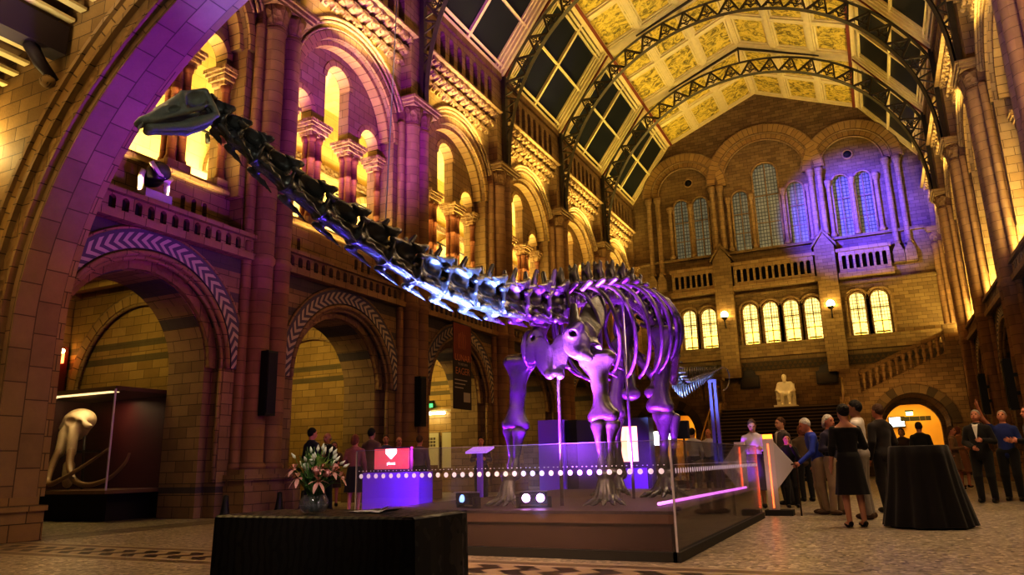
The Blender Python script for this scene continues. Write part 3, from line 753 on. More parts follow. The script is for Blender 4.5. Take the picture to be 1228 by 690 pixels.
# corridor behind the two doorways
M_corr = plain('corridor_plaster', (.75,.52,.16), .7, noise=.1, scale=1.5)
for k, cx_ in enumerate((HC-dx, HC+dx)):
    co = MB()
    co.box(cx_-1.9, cx_-1.7, YB+.45, YB+6, 0, 4.2); co.box(cx_+1.7, cx_+1.9, YB+.45, YB+6, 0, 4.2); co.box(cx_-1.9, cx_+1.9, YB+6, YB+6.2, 0, 4.2); co.box(cx_-1.9, cx_+1.9, YB+.45, YB+6.2, 4.0, 4.2)
    d = co.build(f'wall_corridor_{k+1}', M_corr); tag(d, kind='structure')
# landing, stairs and the two upper flights
LZ = 3.3
stp = empty('staircase'); tag(stp, kind='structure')
M_step = plain('worn_stair_stone', (.20,.15,.10), .6, noise=.25, scale=5)
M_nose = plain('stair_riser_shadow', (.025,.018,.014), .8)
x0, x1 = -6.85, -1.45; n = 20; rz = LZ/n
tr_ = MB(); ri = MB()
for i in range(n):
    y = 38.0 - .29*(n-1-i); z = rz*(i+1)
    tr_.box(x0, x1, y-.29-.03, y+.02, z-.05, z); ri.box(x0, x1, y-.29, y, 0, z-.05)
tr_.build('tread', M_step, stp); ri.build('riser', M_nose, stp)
MB().box(-7.4, -.9, 38.0, 42.0, LZ-.12, LZ).build('landing', M_step, stp)
def flight_wall(mx):
    """stone wall of the flight that climbs from the landing to the side gallery; mx mirrors it about the hall's centre"""
    def fm(u, w, d): return (HC + mx*(u-HC), 38.6 + d, w)
    ac, ar = HC+dx, 1.42
    o = [(HC+2.72,0),(ac-ar,0),(ac-ar,2.25)] + arc(ac, 2.25, ar, PI, 0, 20)[1:] + [(ac+ar,0),(3.75,0),(3.75,5.45),(3.2,5.3),(HC+3.6,3.75),(HC+2.72,3.75)]
    MB().extrude(o, fm, 0, .4).build('flight_wall', M_back, stp)
    MB().extrude([(ac-ar,0),(ac-ar,2.25)] + arc(ac,2.25,ar,PI,0,20)[1:] + [(ac+ar,0),(ac+ar+.02,0)] + [(ac+ar+.02,2.25)] + arc(ac,2.25,ar+.02,0,PI,20)[1:] + [(ac-ar-.02,0)], fm, .0, 3.4).build('passage_vault', M_back, stp)
    MB().ring(fm, ac, 2.25, ar+.02, ar+.42, -.07, .02, n=18).build('passage_arch', stone('stone_dark_vous', (.06,.045,.03), (.20,.14,.075), (.05,.035,.02), .3, 3.0, uv=True), stp)
    # sloping balustrade
    b0, b1 = Vector(fm(HC+3.65, 3.78, .2)), Vector(fm(3.35, 5.42, .2))
    pl = MB(); pl.bar(b0, b1, .34, .14); pl.bar(b0+Vector((0,0,.98)), b1+Vector((0,0,.98)), .38, .18); pl.build('balustrade_rail', M_back, stp)
    for i in range(13):
        p = b0.lerp(b1, (i+.5)/13); q = MB()
        q.lathe([(.10,.05),(.10,.12),(.055,.2),(.1,.5),(.06,.62),(.09,.74),(.12,.85),(.12,.92)], tuple(p), 10); q.build('baluster', M_plain, stp)
    nw = MB(); c = Vector(fm(HC+3.2, 0, .2)); nw.box(c.x-.42, c.x+.42, c.y-.36, c.y+.36, 0, 4.85); nw.box(c.x-.5, c.x+.5, c.y-.44, c.y+.44, 4.85, 5.0); nw.box(c.x-.5, c.x+.5, c.y-.44, c.y+.44, 3.6, 3.75); nw.build('newel', M_back, stp)
    e = Vector(fm(3.5, 0, .2)); MB().box(e.x-.3, e.x+.3, e.y-.36, e.y+.36, 5.2, 6.7).build('newel', M_back, stp)
flight_wall(1); flight_wall(-1)
for x in (x0-.2, x1+.2):
    MB().add([(x-.2,32.1,0),(x+.2,32.1,0),(x+.2,38.4,0),(x-.2,38.4,0),(x-.2,32.1,.35),(x+.2,32.1,.35),(x+.2,38.0,LZ+.35),(x-.2,38.0,LZ+.35),(x-.2,38.4,LZ+.35),(x+.2,38.4,LZ+.35)],
             [(0,1,5,4),(4,5,6,7),(7,6,9,8),(0,4,7,8,3),(1,2,9,6,5),(3,8,9,2),(0,3,2,1)]).build('stair_cheek', M_plain, stp)
    hr = MB(); hr.tube([(x,32.2,1.2),(x,38.0,LZ+1.2),(x,38.5,LZ+1.2)], .04, 6)
    for k in range(5): 
        y = 32.3 + 1.42*k; z = .35 + (y-32.1)*LZ/5.9; hr.tube([(x,y,z),(x,y,z+.9)], .025, 5)
    hr.build('stair_handrail', plain('brass', (.42,.28,.10), .35, .8), stp)

# ------------------------------------------------------------------ things on the end wall and the landing
M_bronze = plain('dark_bronze', (.035,.028,.03), .45, .4, noise=.3, scale=9)
for x, gp in ((-6.0,'beside the purple tail post'),(-2.1,'over the crowd near the stone newel')):
    o = MB().extrude([(x-.52,4.63),(x+.52,4.63),(x+.52,5.3),(x+.34,5.36)] + arc(x,5.36,.34,0,PI,10)[1:-1] + [(x-.34,5.36),(x-.52,5.3)], Bm, -.1, .0).build('wall_plaque', M_bronze)
    MB().extrude([(x-.42,4.72),(x+.42,4.72),(x+.42,5.22),(x-.42,5.22)], Bm, -.13, -.09).build('inscription_panel', plain('bronze_panel', (.06,.045,.035), .4, .5, noise=.5, scale=30), o)
    tag(o, 'dark bronze memorial plaque on the end wall, ' + ('between tail post and statue' if x < -4 else 'on the newel side of the statue'), 'plaque', 'memorial plaques')
M_marble = plain('white_marble', (.80,.74,.62), .5, noise=.08, scale=6)
def statue():
    root = empty('seated_statue', (HC, 41.2, LZ+.12)); tag(root, 'white marble statue of a bearded seated man above the stairs', 'statue')
    s = 1.0
    P = [ell((0,.05,1.02),(.27,.2,.36),k=.08), cone((-.26,.06,1.28),(.26,.06,1.28),.12,k=.06), cone((0,.03,1.36),(0,0,1.5),.09,k=.04),
         ell((0,-.02,1.62),(.125,.15,.175),k=.03), ell((0,-.13,1.48),(.09,.07,.15),k=.04), cone((0,-.17,1.64),(0,-.2,1.6),.022,.03,k=.01),
         cone((-.3,.05,1.26),(-.42,-.05,.92),.1,.09,k=.05), cone((-.42,-.05,.92),(-.3,-.4,.84),.085,.06,k=.04), cone((.3,.05,1.26),(.42,-.05,.92),.1,.09,k=.05), cone((.42,-.05,.92),(.28,-.38,.82),.085,.06,k=.04),
         ell((0,0,.72),(.3,.25,.16),k=.08), cone((-.14,0,.74),(-.17,-.46,.72),.15,.12,k=.06), cone((.14,0,.74),(.2,-.46,.70),.15,.12,k=.06),
         cone((-.17,-.46,.7),(-.15,-.42,.22),.12,.08,k=.05), cone((.2,-.46,.68),(.22,-.56,.22),.12,.08,k=.05), cone((-.15,-.4,.2),(-.16,-.62,.17),.06,.05,k=.04), cone((.22,-.54,.2),(.24,-.76,.17),.06,.05,k=.04),
         cone((-.2,.1,1.2),(-.33,-.1,.5),.12,.16,k=.08), cone((.2,.1,1.2),(.36,-.05,.5),.12,.14,k=.08)]
    for sx in (-1,1):
        for j in range(4): P.append(cone((sx*.29-.04+.026*j,-.42,.83),(sx*.28-.04+.028*j,-.52-.01*(j%2),.80),.018,.013,k=.008))
        P.append(cone((sx*.23,-.38,.84),(sx*.2,-.46,.83),.018,.013,k=.01))
    sculpt(P, .025).build('figure', M_marble, root)
    ch = MB(); ch.box(-.46,.46,-.15,.38,.14,.62); ch.box(-.46,-.36,-.2,.38,.62,.86); ch.box(.36,.46,-.2,.38,.62,.86); ch.box(-.44,.44,.28,.4,.62,1.3); ch.build('stone_chair', M_marble, root)
    MB().box(-.55,.55,-.85,.45,-.12,.15).build('statue_base', M_marble, root)
statue()
M_glow = plain('lamp_glow', (1,.9,.6), .5, emit=(1,.72,.25), es=25)
for x, lab in ((-6.9,'lit wall lantern on the pilaster nearer the dinosaur tail'),(-1.45,'lit wall lantern on the pilaster beside the blue-lit windows')):
    r = empty('wall_lantern', (x, YB-.55, 8.55)); tag(r, lab, 'lamp', 'wall lanterns')
    MB().tube([(0,0,-.55),(0,-.12,-.5),(0,-.3,-.3),(0,-.28,-.1)], .035, 6).build('bracket', M_bronze, r)
    MB().lathe([(.05,-.14),(.16,-.05),(.18,.02)], (0,-.28,0), 10).build('lamp_cup', M_bronze, r)
    MB().ball((0,-.28,.14), (.2,.2,.22), 12, 8).build('globe', M_glow, r)
# ------------------------------------------------------------------ the long-necked dinosaur skeleton
SZ = .45                                   # top of the stage
def bone_mat(name, base, rough=.34):
    m, nt, b = nodes(name)
    tc = N(nt, 'TexCoord'); t = N(nt, 'TexNoise', i_Vector=tc.outputs['Object'], i_Scale=7.0, i_Detail=9.0, i_Roughness=.72)
    v = N(nt, 'TexNoise', i_Vector=tc.outputs['Object'], i_Scale=26.0, i_Detail=4.0, i_Roughness=.6)
    nt.links.new(mixc(nt, t.outputs[0], tuple(x*.5 for x in base), tuple(min(1, x*1.5) for x in base)), b.inputs['Base Color'])
    nt.links.new(mth(nt, 'ADD', rough-.14, mth(nt, 'MULTIPLY', v.outputs[0], .2)), b.inputs['Roughness']); b.inputs['Specular IOR Level'].default_value = .8; b.inputs['Coat Weight'].default_value = .5; b.inputs['Coat Roughness'].default_value = .15
    h = mth(nt, 'ADD', t.outputs[0], mth(nt, 'MULTIPLY', v.outputs[0], .35))
    bp = N(nt, 'Bump', i_Strength=.55, i_Distance=.03, i_Height=h); nt.links.new(bp.outputs[0], b.inputs['Normal'])
    return m
M_bone = bone_mat('fossil_bone', (.052,.050,.047), .24); M_skull = bone_mat('fossil_skull', (.24,.245,.205), .5)
dino = empty('dinosaur_skeleton', (0,0,0))
tag(dino, 'huge long-necked dinosaur skeleton lit purple, mounted on the stage behind glass', 'dinosaur skeleton')
NECK = [(-4.165,3.57,3.55),(-4.14,3.70,3.47),(-4.08,3.83,3.38),(-4.03,4.07,3.26),(-3.97,4.38,3.13),(-3.91,4.74,3.01),(-3.85,5.11,2.91),(-3.80,5.48,2.82),(-3.74,5.85,2.75),(-3.68,6.26,2.71),(-3.62,6.74,2.70),(-3.57,7.23,2.72),(-3.51,7.71,2.77),(-3.45,8.16,2.83)]
BACK = [(-3.38,8.45,2.90),(-3.29,8.72,2.98),(-3.21,8.98,3.05),(-3.14,9.24,3.11),(-3.07,9.50,3.16),(-3.02,9.76,3.18),(-2.98,10.02,3.18),(-2.95,10.28,3.16),(-2.93,10.54,3.11),(-2.92,10.78,3.04),(-2.91,11.0,2.96),(-2.91,11.2,2.87)]
TAIL = [(-2.92,11.45,2.74),(-2.94,11.75,2.58),(-2.96,12.1,2.42),(-2.98,12.5,2.30),(-3.0,12.95,2.25),(-3.0,13.5,2.32),(-3.0,14.3,2.46),(-3.0,15.0,2.58),(-3.0,15.7,2.69),(-3.0,16.4,2.83),(-3.0,17.0,2.94),(-3.0,17.5,2.96),(-3.0,17.78,2.86),(-3.0,17.7,2.68),(-3.0,17.3,2.50),(-3.0,16.8,2.40)]
def frame_at(pts, i):
    a, b = Vector(pts[max(i-1,0)]), Vector(pts[min(i+1,len(pts)-1)])
    t = (b-a).normalized(); sd = t.cross(Vector((0,0,1))).normalized(); up = sd.cross(t).normalized()
    return t, sd, up
def place(prims_fn, pts, i, h, name, mat=M_bone, parent=None):
    """build in world space from a local frame: along (towards tail), side, up"""
    c = Vector(pts[i]); t, sd, up = frame_at(pts, i)
    def W(a, s_, u): return tuple(c + t*a + sd*s_ + up*u)
    R = np.array([list(t), list(sd), list(up)]).T
    return sculpt(prims_fn(W, R), h).build(name, mat, parent or dino, normals=False)
ALL = NECK + BACK
def cervical(i):
    L = (Vector(ALL[i+1]) - Vector(ALL[i])).length if i < 13 else .40
    Lp = (Vector(ALL[i]) - Vector(ALL[i-1])).length if i else L
    L = .5*(L+Lp); g = i/13.0; r = .048 + .066*g; w = .10 + .18*g; hgt = .145 + .225*g; lo = -.30*hgt
    def fn(W0, R):
        def W(a, s_, u): return W0(a, s_, u + lo)
        # spool-shaped body with a solid arch above it, a deep oval window on each side, joint prongs and neck ribs
        P = [cone(W(-L*.50,0,0), W(L*.48,0,0), r*.85, r*1.0, k=.02), ell(W(-L*.52,0,0), (r*.9,r*1.0,r*1.0), R, k=.02), ell(W(L*.46,0,0), (r*.6,r*1.35,r*1.3), R, k=.02),
             ell(W(-L*.02,0,hgt*.50), (L*.48,w*.46,hgt*.48), R, k=.02)]
        for s2 in (-1,1):
            P += [cone(W(L*.18,s2*w*.38,hgt*.62), W(L*.50,s2*w*.62,hgt*.98), r*.40, r*.34, k=.025), cone(W(-L*.25,s2*w*.36,hgt*.50), W(-L*.66,s2*w*.60,hgt*.52), r*.38, r*.30, k=.025),
                  cone(W(-L*.60,s2*w*.58,hgt*.54), W(L*.42,s2*w*.56,hgt*.92), r*.26, r*.28, k=.03), cone(W(L*.44,s2*w*.60,hgt*.92), W(L*.40,s2*w*.62,r*.4), r*.26, r*.24, k=.03),
                  cone(W(-L*.30,s2*r*.7,-r*.3), W(-L*.24,s2*w*.66,-r*.75), r*.46, r*.36, k=.03), cone(W(-L*.42,s2*w*.62,-r*.85), W(L*.05,s2*w*.66,-r*1.0), r*.34, r*.30, k=.03), cone(W(L*.05,s2*w*.66,-r*1.0), W(L*.42,s2*w*.62,-r*1.5), r*.28, r*.08, k=.02),
                  cut(ell(W(-L*.05,s2*w*.52,hgt*.48), (L*.37,w*.46,hgt*.33), R), .010), cut(ell(W(-L*.02,s2*r*1.12,r*.02), (L*.26,r*.50,r*.48), R), .012)]
            if g > .40: P.append(cone(W(L*.10,s2*w*.16,hgt*.85), W(L*.22,s2*w*.30,hgt*(1.10+.30*g)), r*.42, r*.26, k=.025))
        if g <= .5: P.append(cone(W(L*.02,0,hgt*.8), W(L*.30,0,hgt*1.22), r*.55, r*.30, k=.03))
        P.append(cut(ell(W(L*.48,0,hgt*.50), (L*.14,w*.20,hgt*.20), R), .012)); P.append(cut(ell(W(-L*.52,0,hgt*.46), (L*.16,w*.20,hgt*.18), R), .012))
        return P
    return place(fn, ALL, i, .0115 if i < 8 else .015, 'cervical_vertebra')
for i in range(0, 14): cervical(i)
RIBS = []
def dorsal(i):
    g = i/11.0; r = .10; hg = .40 + .06*math.sin(PI*min(1,g*1.1)) if i < 9 else .38 - .05*(i-9)
    def fn(W, R):
        P = [cone(W(-.10,0,0), W(.10,0,0), r, r*1.05, k=.03), cone(W(0,0,r*.6), W(.03,0,hg*.8), .06, .05, k=.03), ell(W(.03,0,hg*.62), (.055,.085,hg*.36), R, k=.03), ell(W(.04,.045,hg*.95), (.03,.03,.07), R, k=.02), ell(W(.04,-.045,hg*.95), (.03,.03,.07), R, k=.02), cut(ell(W(-.05,0,hg*.62), (.05,.03,hg*.22), R), .012)]
        for s2 in (-1,1):
            P += [cone(W(0,s2*.04,r*.8), W(.0,s2*.27,r*1.9), .045, .04, k=.03), cone(W(0,s2*.05,r*2.2), W(.01,s2*.25,r*1.9), .02, .02, k=.02),
                  cone(W(-.05,s2*.05,r*1.2), W(-.15,s2*.09,r*1.9), .035, .025, k=.02), cut(ell(W(0,s2*r*1.05,0), (.06,.045,.05), R), .015)]
        return P
    return place(fn, BACK, i, .018, 'dorsal_vertebra')
for i in range(len(BACK)): dorsal(i)
def caudal(i):
    n = len(TAIL); g = i/(n-1); L = .4 if i < 5 else .6
    return g
# tail: many short vertebrae along the smooth tail line
def spline(pts, m):
    P = [Vector(p) for p in pts]; out = []
    for i in range(len(P)-1):
        p0, p1, p2, p3 = P[max(i-1,0)], P[i], P[i+1], P[min(i+2,len(P)-1)]
        for k in range(m):
            t = k/m; out.append(.5*((2*p1) + (p2-p0)*t + (2*p0-5*p1+4*p2-p3)*t*t + (3*p1-p0-3*p2+p3)*t**3))
    out.append(P[-1]); return out
tl = spline(TAIL, 12); d = 0; stations = [0]
for i in range(1, len(tl)):
    d += (tl[i]-tl[i-1]).length
    step = .17 if len(stations) < 45 else .2
    if d >= step: stations.append(i); d = 0
TP = [tuple(tl[i]) for i in stations]; nT = len(TP)
for i in range(nT-1):
    g = i/nT; r = max(.016, .085*(1-g)**1.5); L = .15
    c = Vector(TP[i]); t, sd, up = frame_at(TP, i); mb = MB()
    def W(a, s_, u): return tuple(c + t*a + sd*s_ + up*u)
    mb.tube([W(-.075,0,0), W(-.05,0,0), W(0,0,0), W(.05,0,0), W(.075,0,0)], [r*1.1,r*1.0,r*.8,r*1.0,r*1.12], 10)
    if g < .62:
        hs = .34*(1-g)**1.6
        mb.tube([W(0,0,r*.5), W(.04,0,r+hs*.5), W(.08,0,r+hs)], [r*.45,r*.3,r*.34], 6, flat=.6)
        for s2 in (-1,1): mb.tube([W(0,s2*r*.5,r*.2), W(.02,s2*(r+.16*(1-g)**2),r*.1)], [r*.4,r*.18], 6)
        mb.tube([W(.05,0,-r*.8), W(.09,0,-r-.22*(1-g)**1.4), W(.13,0,-r-.26*(1-g)**1.4)], [r*.4,r*.26,r*.12], 6)
    mb.build('tail_vertebra', M_bone, dino)
# ribs
def rib(i, s2):
    c = Vector(BACK[i]); t, sd, up = frame_at(BACK, i)
    g = i/9.0; wd = .62*math.sin(PI*(.24+.52*min(1, g*1.0))); dp = [1.02,1.18,1.28,1.32,1.30,1.22,1.08,.92,.74,.56][i]
    pts = []; rad = []
    for k in range(15):
        q = k/14; a = q*PI*.86
        x = wd*(math.sin(a)**.8)*1.0 + .05*(1-q); z = .14 - dp*(1-math.cos(a))/1.9
        pts.append(tuple(c + sd*(s2*max(.05,x)) + Vector((0,0,z)) + t*(.10*q + .25*q*q)))
        rad.append(.024 + .008*math.sin(PI*q))
    return MB().tube(pts, rad, 8, flat=.62, up=tuple(t)).build('rib', M_bone, dino)
for i in range(10):
    for s2 in (-1, 1): rib(i, s2)
# shoulder girdles
def basis(u, n):
    """rotation whose first axis follows u and whose third axis is the plate normal n"""
    u = Vector(u).normalized(); n = Vector(n); n = (n - u*n.dot(u)).normalized(); v = n.cross(u)
    return np.array([list(u), list(v), list(n)]).T
def plate(c, r, u, n, k=.05): return ell(c, r, basis(u, n), k=k)
# right scapula (seen almost edge-on), left scapula with its wide blade, coracoids and the breast plate
sculpt([plate((-3.68,8.46,2.66), (.46,.13,.035), (.06,.62,.72), (1,-.25,.1)), plate((-3.70,8.12,2.30), (.24,.17,.06), (.0,.1,1), (1,-.3,0)), cone((-3.72,8.16,2.2),(-3.80,8.12,2.16),.10,.09,k=.06), cone((-3.62,8.70,2.98),(-3.55,8.86,3.08),.07,.05,k=.05), cut(ell((-3.82,8.08,2.14),(.09,.1,.08)),.02)], .016).build('scapula', M_bone, dino, normals=False)
sculpt([plate((-2.98,8.38,2.62), (.46,.17,.035), (.08,.60,.74), (.75,-.62,.2)), plate((-3.04,8.12,2.36), (.22,.20,.06), (.1,.0,1), (.45,-.9,0)), cone((-2.98,8.14,2.26),(-2.90,8.18,2.22),.11,.10,k=.06), cone((-3.10,8.10,2.5),(-3.14,8.2,2.78),.07,.045,k=.05), cut(ell((-2.86,8.10,2.20),(.09,.1,.08)),.02)], .016).build('scapula', M_bone, dino, normals=False)
sculpt([plate((-3.06,8.0,2.30), (.20,.17,.05), (-.3,0,1), (.25,-1,.1)), cone((-3.0,8.0,2.16),(-2.93,8.05,2.12),.08,.06,k=.05), cone((-3.10,7.98,2.42),(-3.02,8.02,2.50),.09,.07,k=.05), cut(ell((-3.07,7.93,2.40),(.04,.09,.035)),.02)], .015).build('coracoid', M_bone, dino, normals=False)
sculpt([plate((-3.60,8.0,2.30), (.22,.15,.05), (.25,0,1), (-.2,-1,.1)), cut(ell((-3.60,7.93,2.40),(.035,.09,.035)),.02)], .015).build('coracoid', M_bone, dino, normals=False)
sculpt([plate((-3.46,7.96,2.16), (.26,.13,.04), (.28,0,-1), (-.15,-1,.15)), plate((-3.27,7.97,2.16), (.26,.12,.04), (-.2,0,-1), (.2,-1,.15)), ell((-3.38,7.95,1.94),(.07,.05,.06),k=.03), ell((-3.27,7.96,1.93),(.07,.05,.06),k=.03), cut(ell((-3.32,7.92,1.88),(.03,.09,.05)),.015), cut(ell((-3.36,7.9,2.12),(.03,.05,.14)),.03)], .014).build('sternal_plate', M_bone, dino, normals=False)
def limb(name, a, b, r0, rm, r1, wide=1.5, parent=None, fwd=(0,-1,0), h=.017):
    """long bone with flared ends; wide = how much the ends spread sideways"""
    a, b = Vector(a), Vector(b); t = (b-a).normalized(); f = Vector(fwd); sd = t.cross(f).normalized()
    P = [cone(a.lerp(b,.06), a.lerp(b,.45), r0*.8, rm, k=.06), cone(a.lerp(b,.45), a.lerp(b,.94), rm, r1*.8, k=.06)]
    for s2 in (-1,1):
        P += [cone(a.lerp(b,.03) + sd*s2*r0*(wide-.6), a.lerp(b,.30), r0*.72, rm*.7, k=.07), cone(b.lerp(a,.04) + sd*s2*r1*(wide-.75), b.lerp(a,.26), r1*.72, rm*.7, k=.06)]
    P += [ell(tuple(a), (r0*wide,r0*.9,r0*.7), np.array([list(sd), list(f), list(t)]).T, k=.05)]
    return sculpt(P, h).build(name, M_bone, parent or dino, normals=False)
def foot(x, y, rz, big):
    """standing foot: five metatarsals and toes with claws"""
    P = []; n = 5; hz = .30 if not big else .26
    for k in range(n):
        a = rz + (k-2)*.42; dx_, dy_ = math.sin(a), -math.cos(a)
        r = .045 if big else .036; R0, R1, R2 = .07, .15 if not big else .2, .24 if not big else .34
        p0 = (x+dx_*R0, y+dy_*R0, SZ+hz); p1 = (x+dx_*R1, y+dy_*R1, SZ+.085); p2 = (x+dx_*R2, y+dy_*R2, SZ+.045); p3 = (x+dx_*(R2+.09), y+dy_*(R2+.09), SZ+.015)
        P += [cone(p0, p1, r, r*.85, k=.012), ell(p1, (r*1.15,)*3, k=.012), cone(p1, p2, r*.8, r*.75, k=.012), cone(p2, p3, r*.75, r*.22, k=.01)]
    P += [ell((x,y,SZ+hz+.05), (.13,.11,.07), k=.04)]
    return sculpt(P, .013).build('foot', M_bone, dino, normals=False)
# right fore limb, left fore limb
limb('humerus', (-3.86,8.15,2.16), (-3.93,8.12,1.36), .125, .092, .115, 1.62)
limb('ulna', (-3.99,8.14,1.33), (-3.99,8.10,.78), .085, .036, .05, 1.2, h=.014); limb('radius', (-3.86,8.07,1.31), (-3.92,8.05,.78), .06, .032, .046, 1.2, h=.014)
foot(-3.97, 8.05, -.25, False)
limb('humerus', (-2.91,8.28,2.14), (-2.84,8.22,1.42), .13, .092, .12, 1.65)
limb('ulna', (-2.78,8.26,1.36), (-2.80,8.2,.78), .09, .036, .05, 1.2, h=.014); limb('radius', (-2.90,8.18,1.35), (-2.86,8.14,.78), .062, .032, .046, 1.2, h=.014)
foot(-2.83, 8.18, .15, False)
# pelvis
PV = []
for s2 in (-1,1):
    x = -2.93 + s2*.34
    PV = [cone((x,10.45,3.16), (x,11.15,2.98), .11, .09, k=.08), ell((x,10.75,3.05), (.07,.5,.2), k=.06), cone((x,10.8,2.9), (x+s2*.02,10.6,2.55), .12, .09, k=.06),
          cone((x,10.7,2.6), (x-s2*.16,10.25,1.98), .09, .075, k=.06), ell((x-s2*.17,10.2,1.86), (.15,.08,.10), k=.05),
          cone((x,10.95,2.6), (x-s2*.2,11.5,2.15), .08, .06, k=.06), ell((x-s2*.2,11.5,2.15), (.06,.14,.08), k=.05), cut(ell((x+s2*.05,10.82,2.55), (.16,.11,.11)), .03)]
    sculpt(PV, .022).build('pelvis', M_bone, dino, normals=False)
limb('femur', (-2.58,10.3,2.72), (-2.70,10.2,1.62), .135, .110, .145, 1.4)
limb('tibia', (-2.66,10.24,1.56), (-2.70,10.2,.70), .12, .052, .08, 1.2, h=.015); limb('fibula', (-2.52,10.26,1.52), (-2.58,10.22,.72), .06, .034, .05, 1.2, h=.014)
foot(-2.66, 10.15, .1, True)
limb('femur', (-3.34,10.75,2.70), (-3.50,10.55,1.60), .12, .095, .14, 1.4)
limb('tibia', (-3.50,10.6,1.56), (-3.48,10.7,.70), .11, .05, .08, 1.2, h=.015); limb('fibula', (-3.62,10.6,1.52), (-3.58,10.7,.72), .06, .034, .05, 1.2, h=.014)
foot(-3.52, 10.65, -.1, True)
# skull: long low snout, peg teeth in the front, big eye socket, lower jaw hanging open
hd_f = Vector((-.40,-.84,-.44)).normalized(); hd_s = hd_f.cross(Vector((0,0,1))).normalized(); hd_u = hd_s.cross(hd_f).normalized()
SK = Vector((-4.15, 3.47, 3.545)); KS = .94
def H(a, s_, u): return tuple(SK + (hd_f*a + hd_s*s_ + hd_u*u)*KS)
HR = np.array([list(hd_f), list(hd_s), list(hd_u)]).T
def he(a, s_, u, r, k=.025): return ell(H(a,s_,u), tuple(x*KS for x in r), HR, k=k)
def hc(p, q, r0, r1=None, k=.02): return cone(H(*p), H(*q), r0*KS, (r1 or r0)*KS, k=k)
S_ = [he(.05,0,.05,(.085,.07,.07)), he(.15,0,.085,(.07,.062,.03)), hc((.16,0,.075),(.36,0,.0),.046,.042,.03), he(.515,0,-.058,(.045,.062,.028))]
for s2 in (-1,1):
    S_ += [hc((.20,s2*.03,.03),(.50,s2*.034,-.05),.038,.028,.03), hc((.10,s2*.072,-.045),(.46,s2*.058,-.068),.018,.020), hc((.36,s2*.045,-.02),(.46,s2*.05,-.06),.028,.024), hc((.0,s2*.06,.10),(.16,s2*.064,.10),.018,.016),
           hc((.16,s2*.066,.095),(.20,s2*.07,-.04),.020,.020), hc((-.02,s2*.062,.09),(-.03,s2*.072,-.09),.022,.024), hc((-.02,s2*.074,-.03),(.18,s2*.074,-.045),.018,.018), hc((.2,s2*.068,-.03),(.30,s2*.06,.0),.022,.024)]
for s2 in (-1,1): S_ += [cut(he(.075,s2*.082,.045,(.068,.058,.052)), .01), cut(he(.02,s2*.085,-.055,(.03,.04,.028)), .008), cut(he(.265,s2*.076,-.012,(.045,.036,.02)), .01), cut(he(.12,s2*.085,-.066,(.05,.03,.008)), .006)]
S_ += [cut(he(.19,0,.105,(.045,.028,.03)), .01), cut(he(.28,0,-.11,(.22,.045,.04)), .012)]
skull = sculpt(S_, .0075).build('skull', M_skull, dino, normals=False)
J = []
for s2 in (-1,1): J += [hc((-.03,s2*.068,-.105),(.20,s2*.060,-.155),.026,.034), hc((.20,s2*.060,-.155),(.48,s2*.034,-.115),.034,.028), he(.13,s2*.064,-.135,(.12,.016,.04))]
J += [hc((.47,-.04,-.118),(.47,.04,-.118),.028,.028), cut(he(.09,.075,-.135,(.03,.03,.013)),.006)]
sculpt(J, .008).build('lower_jaw', M_skull, skull, normals=False)
tt = MB()
for k in range(9):
    s_ = -.056 + .014*k; e = .018*(1-(s_/.06)**2)
    tt.tube([H(.515+e,s_,-.07), H(.53+e,s_,-.108)], [.0055,.003], 5); tt.tube([H(.475+e*.6,s_*.75,-.10), H(.487+e*.6,s_*.75,-.072)], [.005,.003], 5)
tt.build('teeth', plain('tooth', (.45,.42,.34), .4), skull)
# mount: thin poles and saddle
M_steel = plain('mount_steel', (.5,.48,.52), .25, .9)
p = MB(); p.tube([(-3.36,8.12,SZ+.003),(-3.34,8.12,2.62)], .022, 8); p.box(-3.41,-3.27,8.05,8.2,2.6,2.68); p.build('support_pole', M_steel, dino)
p = MB(); p.tube([(-2.98,9.66,SZ+.003),(-2.98,9.66,3.08)], .02, 8); p.box(-3.05,-2.91,9.6,9.72,3.06,3.12); p.build('support_pole', M_steel, dino)
p = MB(); p.tube([tuple(Vector(q) - Vector((0,0,.09))) for q in BACK[:10]], .022, 6); p.build('spine_rod', M_steel, dino)
w = MB().tube([(-3.98,5.47,2.94),(-4.3,6.2,8.6)], .006, 5).build('suspension_wire', plain('steel_wire', (.45,.42,.5), .4, .8), dino)
# post under the end of the tail
r = empty('tail_post', (-3.0,15.7,0)); tag(r, 'tall purple-lit steel post propping the end of the dinosaur tail', 'post')
M_post = plain('post_paint', (.12,.10,.2), .4, .5)
p = MB()
for a in (-.05,.05): p.box(a-.032, a+.032, -.05, .05, .05, 2.5)
p.build('shaft', M_post, r); MB().box(-.35,.35,-.35,.35,0,.05).build('base_plate', M_post, r); MB().box(-.09,.09,-.06,.06,2.48,2.55).build('cradle', M_post, r)

# ------------------------------------------------------------------ stage, glass barrier, lamps
st = empty('display_stage', (0,0,0)); tag(st, 'low brown wooden stage under the dinosaur skeleton, behind the glass', 'stage')
M_stg = plain('stage_wood', (.19,.10,.06), .5, noise=.25, scale=3); M_stg2 = plain('stage_wood_dark', (.10,.05,.032), .5, noise=.25, scale=3); M_kick = plain('grey_kick', (.03,.03,.03), .6)
SX0, SX1, SY0, SY1 = -5.5, -1.87, 7.32, 13.2
MB().box(SX0,SX1,SY0,SY1,SZ-.03,SZ).build('deck', plain('deck_board', (.085,.055,.06), .55, noise=.3, scale=4), st)
MB().box(SX0+.01,SX1-.01,SY0+.01,SY1-.01,.33,SZ-.03).build('fascia', M_stg, st)
MB().box(SX0+.05,SX1-.05,SY0+.05,SY1-.05,.06,.33).build('riser', M_stg2, st)
ex = MB(); ex.box(SX0+.1,SX1-.1,SY0+.1,SY1-.1,0,.06); ex.build('recessed_foot', M_kick, st)
